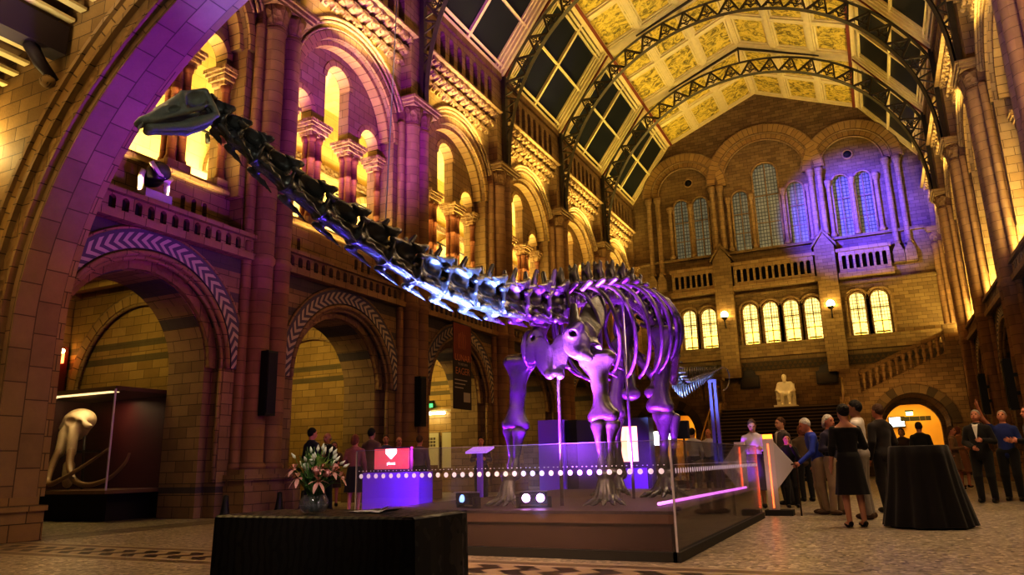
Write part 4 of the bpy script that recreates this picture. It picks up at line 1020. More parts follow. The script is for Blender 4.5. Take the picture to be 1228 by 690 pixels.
def glass_mat(name='barrier_glass', tint=(.93,.93,.97), dust=.045, refl=.5):
    m, nt, b = nodes(name)
    nt.nodes.remove(b); out = [n for n in nt.nodes if n.type == 'OUTPUT_MATERIAL'][0]
    tr_ = N(nt, 'BsdfTransparent', i_Color=tint+(1,)); gl = N(nt, 'BsdfGlossy', i_Roughness=.02); lw = N(nt, 'LayerWeight', i_Blend=.22)
    mx = N(nt, 'MixShader', i_0=mth(nt, 'ADD', .035, mth(nt, 'MULTIPLY', lw.outputs[0], refl)), i_1=tr_.outputs[0], i_2=gl.outputs[0])
    du = N(nt, 'BsdfDiffuse', i_Color=(.8,.8,.85,1)); tl_ = N(nt, 'BsdfTranslucent', i_Color=(.8,.8,.85,1)); d2 = N(nt, 'MixShader', i_0=.5, i_1=du.outputs[0], i_2=tl_.outputs[0]); m2 = N(nt, 'MixShader', i_0=dust, i_1=mx.outputs[0], i_2=d2.outputs[0]); nt.links.new(m2.outputs[0], out.inputs[0])
    return m
M_glass = glass_mat()
M_edge = plain('glass_edge', (.45,.42,.5), .2, 0)
gb = empty('glass_barrier', (0,0,0)); tag(gb, 'clear glass barrier with a row of white dots round the dinosaur stage', 'barrier')
GX, GY, GT = -1.83, 7.2, 1.12
MB().box(-5.58,GX,GY-.035,GY+.035,0,.09).box(GX-.035,GX+.035,GY-.035,12.75,0,.09).build('floor_rail', M_kick, gb)
e = MB(); e.box(-5.585,-5.57,GY-.008,GY+.008,.09,GT); e.box(GX-.010,GX+.010,GY-.010,GY+.010,.09,GT); e.box(GX-.008,GX+.008,12.7,12.715,.09,GT); e.build('glass_edge', M_edge, gb)
e = MB(); e.box(-5.57,GX,GY-.006,GY+.006,GT,GT+.006); e.box(GX-.006,GX+.006,GY,12.7,GT,GT+.006); e.build('top_edge', plain('top_edge_glass', (.25,.22,.35), .15), gb)
M_dot = plain('frosted_dot_glow', (.85,.80,.95), .5, emit=(.80,.68,1.0), es=.16)  # lavender light on the dots put in as a faint glow
def dots(plane):
    d = MB()
    rng_ = np.arange(-5.5, -1.87, .105) if plane == 'front' else np.arange(7.32, 12.6, .105)
    for k in rng_:
        v = []
        for i in range(14):
            a = 2*PI*i/14; c_, s_ = .028*math.cos(a), .028*math.sin(a)
            v.append((k+c_, GY-.009, .83+s_) if plane == 'front' else (GX+.009, k+c_, .83+s_))
        d.add(v, [tuple(range(14))])
        t = .012
        for q in range(2):
            c = k - .03 + .06*q
            v = [(c-t*.5, GY-.009, .885),(c+t*.5, GY-.009, .885),(c+t*.5, GY-.009, .892),(c-t*.5, GY-.009, .892)] if plane == 'front' else [(GX+.009, c-t*.5, .885),(GX+.009, c+t*.5, .885),(GX+.009, c+t*.5, .892),(GX+.009, c-t*.5, .892)]
            d.add(v, [(0,1,2,3)])
    return d
def panel_with_dots(name, mb, d):
    n = len(mb.f); mb.add(d.v, d.f); o = mb.build(name, M_glass, gb, normals=False); o.data.materials.append(M_dot)
    for i, q in enumerate(o.data.polygons): q.material_index = 0 if i < n else 1
panel_with_dots('front_panel', MB().box(-5.57,GX-.012,GY-.006,GY+.006,.09,GT), dots('front'))
panel_with_dots('side_panel', MB().box(GX-.006,GX+.006,GY+.012,12.7,.09,GT), dots('side'))
M_lens_p = plain('purple_lens', (1,.8,1), .4, emit=(.85,.35,1.0), es=12)
M_lens_b = plain('blue_lens', (.6,.8,1), .4, emit=(.25,.45,1.0), es=1.5)
def flood(x, y, rz, lab, lens, two=True):
    r = empty('stage_floodlight', (x,y,SZ), rz); tag(r, lab, 'light', 'floodlights on the stage')
    MB().box(-.15,.15,-.06,.08,.04,.165).build('housing', M_black, r); MB().box(-.2,-.15,-.02,.06,0,.12).box(.15,.2,-.02,.06,0,.12).box(-.2,.2,-.02,.06,0,.02).build('yoke', M_black, r)
    for sx in ((-.08,.08) if two else (0,)): MB().tube([(sx,-.055,.105),(sx,-.075,.11)], .045, 14).build('lens', lens, r)
    MB().box(-.15,.15,-.09,.08,.172,.18).build('visor', plain('visor_metal', (.4,.35,.5), .3, .7), r)
flood(-3.56, 7.78, .35, 'bright double purple floodlight on the stage by the dinosaur left of the pole', M_lens_p)
flood(-4.36, 7.68, -.5, 'blue-lit floodlight at the toes of the dinosaur right forefoot', M_lens_b, False)
o = MB().tube([(-2.2,8.0,SZ+.03),(-2.02,12.6,SZ+.03)], .018, 8).build('light_strip', plain('pink_strip', (1,.5,1), .4, emit=(.95,.25,1.0), es=1.6)); tag(o, 'thin glowing pink light strip lying along the stage edge', 'light strip')
# ------------------------------------------------------------------ people
def cloth(name, color, rough=.85, noise=.12, scale=14, **k): return plain('cloth_' + name, color, rough, noise=noise, scale=scale, bump=.15, sheen=.15, **k)
M_skin = {'fair': plain('skin_fair', (.48,.27,.19), .5, noise=.08), 'ruddy': plain('skin_ruddy', (.50,.23,.16), .5, noise=.08), 'tan': plain('skin_tan', (.36,.20,.13), .5, noise=.08)}
M_eye = plain('eye_dark', (.02,.015,.012), .2); M_lip = plain('lip', (.32,.10,.09), .5)
M_hair = {k: plain('hair_' + k, c, .55, noise=.5, scale=60, bump=.9) for k, c in dict(black=(.008,.007,.007), dark=(.03,.018,.012), brown=(.09,.045,.025), auburn=(.16,.05,.025), grey=(.33,.31,.29), white=(.62,.60,.56), blond=(.38,.26,.12)).items()}
M_shoe = plain('shoe_leather', (.012,.010,.010), .35); M_shoe_b = plain('shoe_brown', (.10,.06,.035), .5)
ARMS = {'down': ((.235,.03,1.13),(.245,-.05,.88)), 'hold': ((.245,.02,1.14),(.12,-.26,1.16)), 'clasp': ((.245,.02,1.13),(.06,-.22,1.03)), 'up': ((.30,-.16,1.60),(.33,-.30,1.86)),
        'out': ((.27,-.10,1.16),(.28,-.38,1.10)), 'mouth': ((.22,-.12,1.16),(.06,-.22,1.44)), 'hip': ((.33,.10,1.16),(.20,-.06,1.02)), 'cane': ((.26,-.12,1.15),(.28,-.40,1.02)), 'reach': ((.24,-.18,1.24),(.20,-.42,1.32))}
def person(label, x, y, face, H, arms=('down','down'), skin='fair', hair=('short','dark'), top=('suit', (.02,.02,.022)), bottom=('trousers', (.02,.02,.022)), shoes='black', group=None, lean=0.0, nod=0.0, shirt=(.6,.58,.55), stride=.0, z=0.0):
    k = H/1.75
    root = empty('person', (x, y, z), face); tag(root, label, 'person', group)
    cl, sl = math.cos(lean), math.sin(lean); cn, sn = math.cos(nod), math.sin(nod)
    def U(p):                               # lean of the upper body about the hips
        q = (p[0], p[1], p[2]-.95); return (p[0]*k, (q[1]*cl - q[2]*sl)*k, (q[1]*sl + q[2]*cl + .95)*k)
    def Hd(p):                              # nod of the head about the neck
        q = (p[0], p[1], p[2]-1.548); return U((p[0], q[1]*cn - q[2]*sn, q[1]*sn + q[2]*cn + 1.53))
    RU = eul(lean,0,0); RH = eul(lean+nod,0,0)
    def G(p): return (p[0]*k, p[1]*k, p[2]*k)
    legs = {s: ((s*.095,0,.92), (s*.105,-.02+s*stride*.5,.50), (s*.105,.03+s*stride,.085)) for s in (-1,1)}
    arm = {}
    for s, nm in ((-1, arms[0]), (1, arms[1])):
        e, w = ARMS[nm]; arm[s] = ((s*.175,0,1.385), (s*e[0],e[1],e[2]), (s*w[0],w[1],w[2]))
    # body: one continuous surface
    P = [ell(Hd((0,-.005,1.665)),(.074*k,.094*k,.108*k),RH,k=.03), ell(Hd((0,-.035,1.60)),(.054*k,.062*k,.062*k),RH,k=.035), cone(Hd((0,-.088,1.665)),Hd((0,-.116,1.628)),.010*k,.017*k,k=.012),
         cone(Hd((-.03,-.083,1.69)),Hd((.03,-.083,1.69)),.016*k,k=.015), cone(Hd((-.022,-.088,1.588)),Hd((.022,-.088,1.588)),.013*k,k=.012), cone(U((0,.02,1.44)),Hd((0,.01,1.60)),.056*k,.05*k,k=.03),
         cut(ell(Hd((-.031,-.098,1.664)),(.016*k,.014*k,.011*k)),.008), cut(ell(Hd((.031,-.098,1.664)),(.016*k,.014*k,.011*k)),.008)]
    for s in (-1,1): P.append(ell(Hd((s*.077,.008,1.655)),(.012*k,.022*k,.034*k),RH,k=.012))
    T = lambda o: [ell(U((0,0,1.28)),((.155+o)*k,(.10+o)*k,(.20+o)*k),RU,k=.05), cone(U((0,.02,1.435)),U((-.15,.01,1.375)),(.062+o)*k,(.055+o)*k,k=.05), cone(U((0,.02,1.435)),U((.15,.01,1.375)),(.062+o)*k,(.055+o)*k,k=.05), ell(U((0,0,1.08)),((.13+o)*k,(.095+o)*k,(.16+o)*k),RU,k=.05), ell(U((0,.01,.93)),((.155+o)*k,(.108+o)*k,(.13+o)*k),RU,k=.05)]
    def A(s, o, end=1.0):
        a, e, w = arm[s]; w2 = tuple(e[i] + (w[i]-e[i])*end for i in range(3))
        return [cone(U(a),U(e),(.050+o)*k,(.040+o)*k,k=.03), cone(U(e),U(w2),(.041+o)*k,((.041-.014*end)+o)*k,k=.02)]
    def Lg(s, o, end=1.0):
        a, b, c = legs[s]; c2 = tuple(b[i] + (c[i]-b[i])*end for i in range(3))
        return [cone(G(a),G(b),(.084+o)*k,(.055+o)*k,k=.03), cone(G(b),G(c2),(.055+o)*k,((.055-.018*end)+o)*k,k=.03)]
    P += T(0)
    for s in (-1,1):
        P += A(s, 0) + Lg(s, 0) + [ell(G((legs[s][2][0],legs[s][2][1]-.05,.045)),(.042*k,.11*k,.04*k),k=.03)]
        a, e, w = arm[s]; d = (Vector(w)-Vector(e)).normalized()
        pc = Vector(w) + d*.045; P.append(ell(U(tuple(pc)), (.034*k,.034*k,.046*k), k=.02))
    mb = sculpt(P, .0145)
    for s in (-1,1):                         # fingers and thumb, slightly curled
        a, e, w = arm[s]; d = (Vector(w)-Vector(e)).normalized(); W_ = Vector(w) + d*.075
        inw = Vector((-s,0,0)); inw = (inw - d*inw.dot(d)).normalized(); wide = d.cross(inw).normalized()
        for j in range(4):
            b = W_ + wide*(.0175*(j-1.5)); Lf = (.062,.072,.068,.052)[j]
            curl = .35 if arms[0 if s < 0 else 1] in ('down','up','out') else .9
            m = b + d*Lf*.55 + inw*Lf*.18*curl; t = m + d*Lf*.45*(1-.4*curl) + inw*Lf*.5*curl
            mb.tube([U(tuple(b - d*.02)), U(tuple(b)), U(tuple(m)), U(tuple(t))], [.0095*k,.0095*k,.0085*k,.006*k], 6)
        b = Vector(w) + d*.03 - wide*.028*s; mb.tube([U(tuple(b)), U(tuple(b - wide*.022*s + d*.025 + inw*.01)), U(tuple(b - wide*.026*s + d*.055 + inw*.02))], [.012*k,.010*k,.007*k], 6)
    body = mb.build('body', M_skin[skin], root, normals=False)
    for s in (-1,1): MB().ball(Hd((s*.031,-.086,1.664)), .0115*k, 8, 5).build('eye', M_eye, root)
    MB().tube([Hd((-.024,-.0985,1.588)), Hd((0,-.104,1.590)), Hd((.024,-.0985,1.588))], .0055*k, 6).build('mouth', M_lip, root)
    # hair
    st_, hc = hair
    if st_ != 'none':
        hp = [ell(Hd((0,.012,1.685)),(.086*k,.104*k,.108*k),RH,k=.02)]
        nrm = (0, .72*math.cos(lean+nod) - .69*math.sin(lean+nod), .69*math.cos(lean+nod) + .72*math.sin(lean+nod))
        if st_ in ('bob','long'): hp += [ell(Hd((0,.05,1.60)),(.095*k,.075*k,.12*k),RH,k=.03)]
        if st_ == 'long': hp += [ell(Hd((0,.075,1.50)),(.10*k,.06*k,.16*k),RH,k=.04)]
        if st_ == 'bun': hp += [ell(Hd((0,.12,1.71)),(.05*k,.05*k,.05*k),RH,k=.02)]
        if st_ == 'bald': hp = [ell(Hd((0,.02,1.64)),(.083*k,.095*k,.06*k),RH,k=.02)]
        hp.append(half(Hd((0,-.045,1.70 if st_ != 'bald' else 1.62)), nrm))
        sculpt(hp, .012).build('hair', M_hair[hc], root, normals=False)
    # clothes
    def hem(z): return half(U((0,0,z)), (0, -math.sin(lean), math.cos(lean)))
    ty, tc = top[:2]
    tm = cloth('%02x%02x%02x' % tuple(int(c*255) for c in tc), tc)
    if ty == 'suit':
        q = T(.022) + [ell(U((0,.0,.90)),(.178*k,.135*k,.16*k),RU,k=.05)]
        for s in (-1,1): q += A(s, .020)
        q += [hem(.79), half(U((0,0,1.51)), (0,0,-1))]
        jk = sculpt(q, .0165).build('jacket', tm, root, normals=False)
        v = MB(); v.add([U((-.05,-.118,1.44)),U((.05,-.118,1.44)),U((.0,-.142,1.16)),U((-.05,-.09,1.47)),U((.05,-.09,1.47))], [(0,1,2),(3,4,1,0)]).build('shirt_front', cloth('shirt_%02x%02x' % (int(shirt[0]*255), int(shirt[2]*255)), shirt), root)
        MB().tube([U((-.062,-.05,1.475)),U((0,-.085,1.455)),U((.062,-.05,1.475)),U((.05,.06,1.49)),U((-.05,.06,1.49)),U((-.062,-.05,1.475))], .014*k, 6).build('collar', cloth('shirt_%02x%02x' % (int(shirt[0]*255), int(shirt[2]*255)), shirt), root)
    elif ty in ('shirt','top','blouse'):
        q = T(.014)
        for s in (-1,1): q += A(s, .012, 1.0 if ty != 'top' else .15)
        q += [hem(.90 if ty != 'blouse' else .80), half(U((0,0,1.50)), (0,0,-1))]
        sculpt(q, .0155).build('shirt' if ty == 'shirt' else 'blouse', tm, root, normals=False)
        if ty == 'shirt': MB().tube([U((-.062,-.05,1.47)),U((0,-.085,1.45)),U((.062,-.05,1.47)),U((.05,.06,1.485)),U((-.05,.06,1.485)),U((-.062,-.05,1.47))], .013*k, 6).build('collar', tm, root)
    elif ty == 'dress':
        q = T(.014) + [half(U((0,0,1.42)), (0,0,-1))]
        for s in (-1,1): q += [half(U((s*.235,0,1.3)), (-s,0,0))]
        q.append(hem(.95)); sculpt(q, .0155).build('dress_bodice', tm, root, normals=False)
        if len(top) > 2:
            for s in (-1,1): sculpt(A(s, .012, .2)[:1] + A(s,.012,.35)[1:], .0155).build('sleeve', tm, root, normals=False)
    bt, bc = bottom[:2]; bmat = cloth('%02x%02x%02x' % tuple(int(c*255) for c in bc), bc)
    if bt == 'trousers':
        q = [ell(G((0,.01,.95)),(.172*k,.125*k,.14*k),k=.05)]
        for s in (-1,1): q += Lg(s, .022, 1.0)
        q += [half((0,0,.06*k), (0,0,1)), half((0,0,1.04*k), (0,0,-1))]
        sculpt(q, .0165).build('trousers', bmat, root, normals=False)
    else:
        z0 = bottom[2] if len(bottom) > 2 else .52
        sk = MB(); n = 40; v = []; prof = [(1.06,.148,.115),(.98,.168,.128),(.88,.188,.142),(.75,.20,.152),(z0+.1,.225,.17),(z0,.24,.185)]
        for zz, rx, ry in prof:
            for i in range(n):
                a = 2*PI*i/n; w = 1 + .05*math.sin(a*9+x*5)*max(0, (1.0-zz))*1.2
                v.append(((rx*w*math.cos(a))*k, (ry*w*math.sin(a)+.005)*k, zz*k))
        f = [(r*n+i, r*n+(i+1)%n, (r+1)*n+(i+1)%n, (r+1)*n+i) for r in range(len(prof)-1) for i in range(n)] + [tuple(range(n))]
        sk.add(v, f, None, True).build('skirt', bmat, root)
    for s in (-1,1):
        c = legs[s][2]
        sh = [ell(G((c[0],c[1]-.055,.045)),(.050*k,.135*k,.05*k),k=.02), ell(G((c[0],c[1]+.02,.06)),(.046*k,.06*k,.06*k),k=.02), half((0,0,.004), (0,0,1)), half((0,0,.095*k), (0,0,-1))]
        if shoes == 'heel': sh = [ell(G((c[0],c[1]-.07,.04)),(.042*k,.11*k,.036*k),k=.02), cone(G((c[0],c[1]+.05,.06)),G((c[0],c[1]+.055,.012)),.02*k,.010*k,k=.02), cone(G((c[0],c[1]+.05,.06)),G((c[0],c[1]-.06,.03)),.03*k,.034*k,k=.02), half((0,0,.002),(0,0,1))]
        sculpt(sh, .012).build('shoe', M_shoe_b if shoes == 'brown' else M_shoe, root, normals=False)
    Mw = Matrix.Translation((x,y,z)) @ Matrix.Rotation(face, 4, 'Z')
    hands = {s: Mw @ Vector(U(tuple(Vector(arm[s][2]) + (Vector(arm[s][2])-Vector(arm[s][1])).normalized()*.085))) for s in (-1,1)}
    return root, hands
def toward(dx_, dy_): return math.atan2(dx_, -dy_)         # turn so that the figure faces along (dx, dy)
blk = (.010,.009,.010); navy = (.014,.016,.035); cam_dir = (0.05,-1)
M_wine = glass_mat('drinking_glass', (.85,.85,.85))
def drink(p, lab):
    r = empty('wine_glass', (p.x, p.y, p.z-.06)); tag(r, lab, 'glass')
    MB().lathe([(.032,0),(.03,.004),(.005,.008),(.005,.075),(.02,.085),(.036,.115),(.034,.165)], (0,0,0), 12).build('bowl', M_wine, r)
    MB().lathe([(.018,.087),(.034,.115),(.034,.13)], (0,0,0), 10).build('wine', plain('white_wine', (.55,.42,.18), .1), r)
# the group between the glass barrier and the black-clothed table
person('woman in a knee-length black dress and heels, back to the camera', -.42, 11.28, toward(-.45,1), 1.62, ('hold','down'), 'fair', ('bun','black'), ('dress', blk, 1), ('skirt', blk, .46), 'heel')
_, h = person('dark-haired man in an untucked white shirt behind the woman in black', -.30, 12.75, toward(-1,.15), 1.76, ('down','hold'), 'tan', ('short','black'), ('shirt', (.62,.58,.55)), ('trousers', (.30,.27,.25)), 'brown')
_, h = person('tall man in a dark suit standing beside the black-clothed high table', .02, 14.2, toward(-.7,.7), 1.77, ('clasp','down'), 'ruddy', ('short','brown'), ('suit', (.022,.016,.016)), ('trousers', (.02,.015,.015)))
_, h = person('stooped white-haired person in a bright blue jacket leaning on a cane', -.98, 13.7, toward(-1,-.35), 1.58, ('down','cane'), 'ruddy', ('short','white'), ('blouse', (.03,.06,.42)), ('trousers', (.32,.25,.18)), 'brown', lean=.22, nod=.15)
c = h[1]
cn = MB(); cn.tube([(c.x,c.y,0),(c.x,c.y,c.z),(c.x-.03,c.y,c.z+.03),(c.x-.08,c.y,c.z+.02)], [.012,.011,.012,.012], 8); o = cn.build('walking_cane', plain('cane_wood', (.05,.025,.015), .4)); tag(o, 'thin dark walking cane held by the person in the blue jacket', 'cane')
_, h = person('white-haired woman in a navy top holding a drink, facing the black dress', -.74, 13.55, toward(.75,-.55), 1.60, ('hold','down'), 'ruddy', ('bob','white'), ('blouse', (.03,.025,.06)), ('trousers', (.34,.26,.19)), 'brown')
drink(h[-1], 'small wine glass in the hand of the white-haired woman in navy')
# around the lit pillars
person('purple-lit woman in a pale blouse looking down behind the lit pillars', -2.22, 15.2, toward(.2,-1), 1.66, ('hold','hold'), 'fair', ('bob','brown'), ('shirt', (.55,.50,.60)), ('skirt', (.08,.06,.12), .35), nod=.3)
person('purple-faced person in a grey jacket behind the taller lit pillar', -1.80, 16.2, toward(-.8,-.6), 1.72, ('down','down'), 'fair', ('short','brown'), ('suit', (.10,.08,.08)), ('trousers', (.03,.025,.03)))
person('short dark-haired child in black raising a hand to the mouth', -1.62, 15.3, toward(.3,-1), 1.36, ('down','mouth'), 'ruddy', ('short','black'), ('blouse', blk), ('trousers', blk))
person('woman in a brown patterned jacket and black trousers by the stairs', -1.55, 17.6, toward(-.5,1), 1.60, ('hold','down'), 'fair', ('bob','auburn'), ('blouse', (.11,.075,.05)), ('trousers', blk))
# inside the glass, far side
person('man in a pale shirt with his back turned beyond the far end of the stage', -4.55, 20.4, toward(.2,1), 1.75, ('hold','down'), 'fair', ('short','black'), ('shirt', (.55,.55,.68)), ('trousers', navy))
person('bald person in a light top beyond the stage, facing the pale-shirted man', -4.35, 21.5, toward(-.3,-1), 1.76, ('down','down'), 'ruddy', ('bald','brown'), ('shirt', (.5,.48,.6)), ('trousers', blk))
# the yellow archway and the dim group by the high table
person('dark silhouette with bushy hair in the mouth of the yellow archway', .58, 24.8, toward(-.2,-1), 1.68, ('hold','down'), 'tan', ('bob','black'), ('blouse', (.05,.025,.02)), ('trousers', blk))
person('black-clad person with cropped hair standing before the yellow archway', .90, 21.2, toward(0,1), 1.70, ('down','down'), 'tan', ('short','dark'), ('blouse', blk), ('trousers', blk))
person('woman in an orange-brown dress past the high table, near the pier', 2.0, 24.5, toward(.6,.8), 1.66, ('down','hold'), 'ruddy', ('bob','auburn'), ('blouse', (.26,.12,.05)), ('skirt', (.22,.10,.05), .45), 'heel')
person('woman in a tan top with bare legs next to the orange-brown dress', 1.72, 23.0, toward(.9,-.2), 1.62, ('hold','down'), 'ruddy', ('long','brown'), ('blouse', (.22,.13,.07)), ('skirt', (.16,.09,.05), .55), 'heel')
# the trio before the dark speakers
_, h = person('man in an open black suit looking up beside the dark pier speaker', 1.72, 17.1, toward(-.35,-1), 1.75, ('clasp','hold'), 'ruddy', ('short','grey'), ('suit', (.015,.013,.014)), ('trousers', blk), nod=-.3, stride=.04)
person('man in a blue jacket raising one arm high to point', 2.22, 17.6, toward(-.3,-1), 1.74, ('up','hold'), 'ruddy', ('short','grey'), ('blouse', (.02,.035,.17)), ('trousers', blk), nod=-.35)
person('dark-haired woman in a black skirt cut by the picture edge', 2.28, 15.0, toward(-1,-.2), 1.68, ('hold','hold'), 'ruddy', ('bob','brown'), ('blouse', blk), ('skirt', blk, .3), 'heel')
# guests along the far left arcade, behind the flower table
person('man in a dark navy suit talking face to face with a bald man', -11.05, 12.7, toward(.3,1), 1.78, ('down','hold'), 'ruddy', ('short','black'), ('suit', navy), ('trousers', navy))
person('bald red-faced man facing the navy-suited man by the arcade', -11.25, 13.45, toward(-.1,-1), 1.71, ('clasp','down'), 'ruddy', ('bald','grey'), ('suit', (.02,.018,.03)), ('trousers', navy))
person('auburn-haired woman in a pink and black top with straps', -9.62, 12.36, toward(-.3,1), 1.58, ('down','hold'), 'ruddy', ('bob','auburn'), ('shirt', (.25,.10,.08)), ('skirt', blk, .5), 'heel')
person('dark-haired man in a tan jacket seen from behind', -10.55, 14.15, toward(0,1), 1.80, ('hold','down'), 'tan', ('short','black'), ('suit', (.17,.11,.07)), ('trousers', (.05,.04,.03)))
person('grey-haired person in a dim blue shirt beyond the tan jacket', -11.55, 16.1, toward(.6,-.8), 1.74, ('down','hold'), 'ruddy', ('short','brown'), ('shirt', (.08,.09,.16)), ('trousers', blk))
person('bald-headed guest in a dark red top behind the red screen', -11.0, 15.9, toward(.8,-.5), 1.66, ('hold','down'), 'ruddy', ('bald','brown'), ('shirt', (.16,.03,.03)), ('trousers', blk))
person('brown-haired guest in a purple-grey top at the third arch', -9.72, 14.9, toward(-.2,1), 1.62, ('down','down'), 'ruddy', ('short','brown'), ('shirt', (.14,.09,.14)), ('trousers', blk))
person('small dim figure standing inside the second arch, alone', -12.5, 15.2, toward(.7,-.7), 1.58, ('down','hold'), 'ruddy', ('bob','brown'), ('blouse', (.10,.06,.03)), ('skirt', (.05,.03,.02), .5))
person('dim figure behind the purple-lit reading desk', -8.9, 16.4, toward(.5,-1), 1.60, ('hold','hold'), 'ruddy', ('short','dark'), ('blouse', (.06,.03,.05)), ('trousers', blk))
# ------------------------------------------------------------------ tables
def damask():
    m, nt, b = nodes('black_damask')
    tc = N(nt, 'NewGeometry'); v = N(nt, 'TexVoronoi', i_Vector=tc.outputs['Position'], i_Scale=16.0); w = N(nt, 'TexWave', i_Vector=tc.outputs['Position'], i_Scale=7.0, i_Distortion=6.0)
    f = mth(nt, 'GREATER_THAN', mth(nt, 'MULTIPLY', v.outputs[0], w.outputs[1]), .16)
    nt.links.new(mixc(nt, f, (.008,.007,.008), (.022,.020,.022)), b.inputs['Base Color'])
    nt.links.new(mth(nt, 'SUBTRACT', .62, mth(nt, 'MULTIPLY', f, .25)), b.inputs['Roughness']); return m
M_dam = damask()
t = empty('buffet_table', (-2.37, 2.94, 0)); tag(t, 'rectangular table hidden under a black patterned cloth, carrying the flowers', 'table')
MB().box(-.54,.54,-.20,.20,.68,.705).build('table_top', plain('plywood', (.25,.16,.09), .6), t)
for sx in (-1,1):
    for sy in (-1,1): MB().box(sx*.49-.02,sx*.49+.02,sy*.17-.02,sy*.17+.02,0,.68).build('leg', M_black, t)
def drape():
    mb = MB(); hx, hy = .565, .225; per = []; n = 22
    for i in range(n): per.append((-hx+2*hx*i/n, -hy, (0,-1)))
    for i in range(8): per.append((hx, -hy+2*hy*i/8, (1,0)))
    for i in range(n): per.append((hx-2*hx*i/n, hy, (0,1)))
    for i in range(8): per.append((-hx, hy-2*hy*i/8, (-1,0)))
    m = len(per); zs = [.722,.712,.60,.40,.20,.012]; v = []
    for j, z in enumerate(zs):
        for i, (px, py, nn) in enumerate(per):
            o = (0, .012, .016, .02, .024, .028)[j] + (.006*math.sin(i*1.9)*(j/5.0))
            v.append((px+nn[0]*o, py+nn[1]*o, z))
    f = [(j*m+i, j*m+(i+1)%m, (j+1)*m+(i+1)%m, (j+1)*m+i) for j in range(len(zs)-1) for i in range(m)] + [tuple(range(m))]
    return mb.add(v, f)
o = drape().build('tablecloth', M_dam, None, (-2.37,2.94,0)); tag(o, 'black damask tablecloth hanging to the floor on the rectangular flower table', 'tablecloth')
# vase of flowers
VX, VY, VZ = -2.47, 2.87, .722
va = empty('flower_vase', (VX, VY, VZ)); tag(va, 'round clear glass vase of pink lilies, roses and greenery on the black table', 'flowers')
vg = glass_mat('vase_glass', (.93,.92,.95), .10)
MB().lathe([(.045,.0),(.062,.015),(.070,.04),(.066,.065),(.055,.082),(.052,.086),(.050,.082),(.061,.064),(.065,.04),(.058,.018),(.04,.006)], (0,0,0), 24, caps=False).build('bowl', vg, va)
MB().lathe([(.04,.007),(.058,.018),(.064,.04),(.061,.055)], (0,0,0), 18).build('water', plain('vase_water', (.30,.26,.22), .1, alpha=.35), va)
M_stem = plain('stem_green', (.10,.18,.05), .6); M_leaf = plain('leaf_green', (.10,.25,.06), .5, noise=.35, scale=20); M_leaf2 = plain('leaf_pale', (.34,.46,.14), .5, noise=.3, scale=20)
M_lily = plain('lily_pink', (.85,.42,.36), .5, noise=.3, scale=30); M_rose = plain('rose_pink', (.88,.46,.44), .55, noise=.2, scale=20); M_white = plain('bud_white', (.85,.82,.70), .5); M_anther = plain('anther', (.30,.10,.03), .7)
rr = random.Random(11)
def sph(az, el, r): return Vector((r*math.cos(az)*math.cos(el), r*math.sin(az)*math.cos(el), .155 + r*math.sin(el)))
def stem(to, mbs): mbs.tube([(rr.uniform(-.02,.02), rr.uniform(-.02,.02), .01), (to.x*.35, to.y*.35, .11), tuple(to)], [.003,.003,.002], 5)
stm = MB()
def leaf(mb, base, d, L, w):
    d = d.normalized(); sd = d.cross(Vector((0,0,1))); sd = sd.normalized() if sd.length > .01 else Vector((1,0,0)); up = sd.cross(d)
    v = []
    for i in range(6):
        q = i/5; ww = w*math.sin(PI*min(1, q*.92+.04)); c = base + d*L*q - up*(-.25*L*q*(1-q)) + Vector((0,0,-.35*L*q*q))
        v += [tuple(c - sd*ww), tuple(c + up*(-ww*.35)), tuple(c + sd*ww)]
    f = [(i*3+j, i*3+j+1, i*3+j+4, i*3+j+3) for i in range(5) for j in (0,1)]
    mb.add(v, f, None, True)
def lily(az, el, r, s):
    c = sph(az, el, r); stem(c, stm); d = (c - Vector((0,0,.13))).normalized(); a = d.cross(Vector((0,0,1))).normalized(); b = a.cross(d)
    m = MB()
    for k in range(6):
        q = PI/3*k; o = a*math.cos(q) + b*math.sin(q); t = (d*.5 + o)
        leaf(m, c, t, s, s*.22)
    m.build('lily', M_lily, va)
    m = MB()
    for k in range(5):
        q = 2*PI/5*k; o = a*math.cos(q)+b*math.sin(q); m.tube([tuple(c), tuple(c + d*s*.5 + o*s*.18)], .0012, 4); m.ball(tuple(c + d*s*.5 + o*s*.18), .0035, 6, 4)
    m.build('stamen', M_anther, va)
def rose(az, el, r, s, mt):
    c = sph(az, el, r); stem(c, stm); m = MB(); d = (c - Vector((0,0,.12))).normalized(); a = d.cross(Vector((0,0,1))).normalized(); b = a.cross(d)
    m.ball(tuple(c), s*.55, 10, 7)
    for k in range(9):
        q = k*2.4; o = a*math.cos(q) + b*math.sin(q); rad = s*(.35+.06*k); n = 5; v = []
        for i in range(n):
            for j in range(n):
                u, w = (i/(n-1)-.5)*1.5, j/(n-1)
                o2 = (a*math.cos(q+u) + b*math.sin(q+u)); v.append(tuple(c + o2*rad*(.75+.35*w) + d*(w-.45)*s*1.1 - d*.02*k*s))
        m.add(v, [(i*n+j, i*n+j+1, (i+1)*n+j+1, (i+1)*n+j) for i in range(n-1) for j in range(n-1)], None, True)
    m.build('rose', mt, va)
TOC = math.atan2(-VY, -VX)                  # towards the viewer's side
for az, el, r, s in ((TOC+.15,-.05,.10,.055),(TOC-.75,.12,.115,.05),(TOC+.9,.35,.11,.05),(TOC-1.1,.45,.12,.048),(TOC+.35,.55,.10,.045),(TOC+2.4,.4,.11,.05),(TOC+1.5,.1,.12,.045)): lily(az, el, r, s)
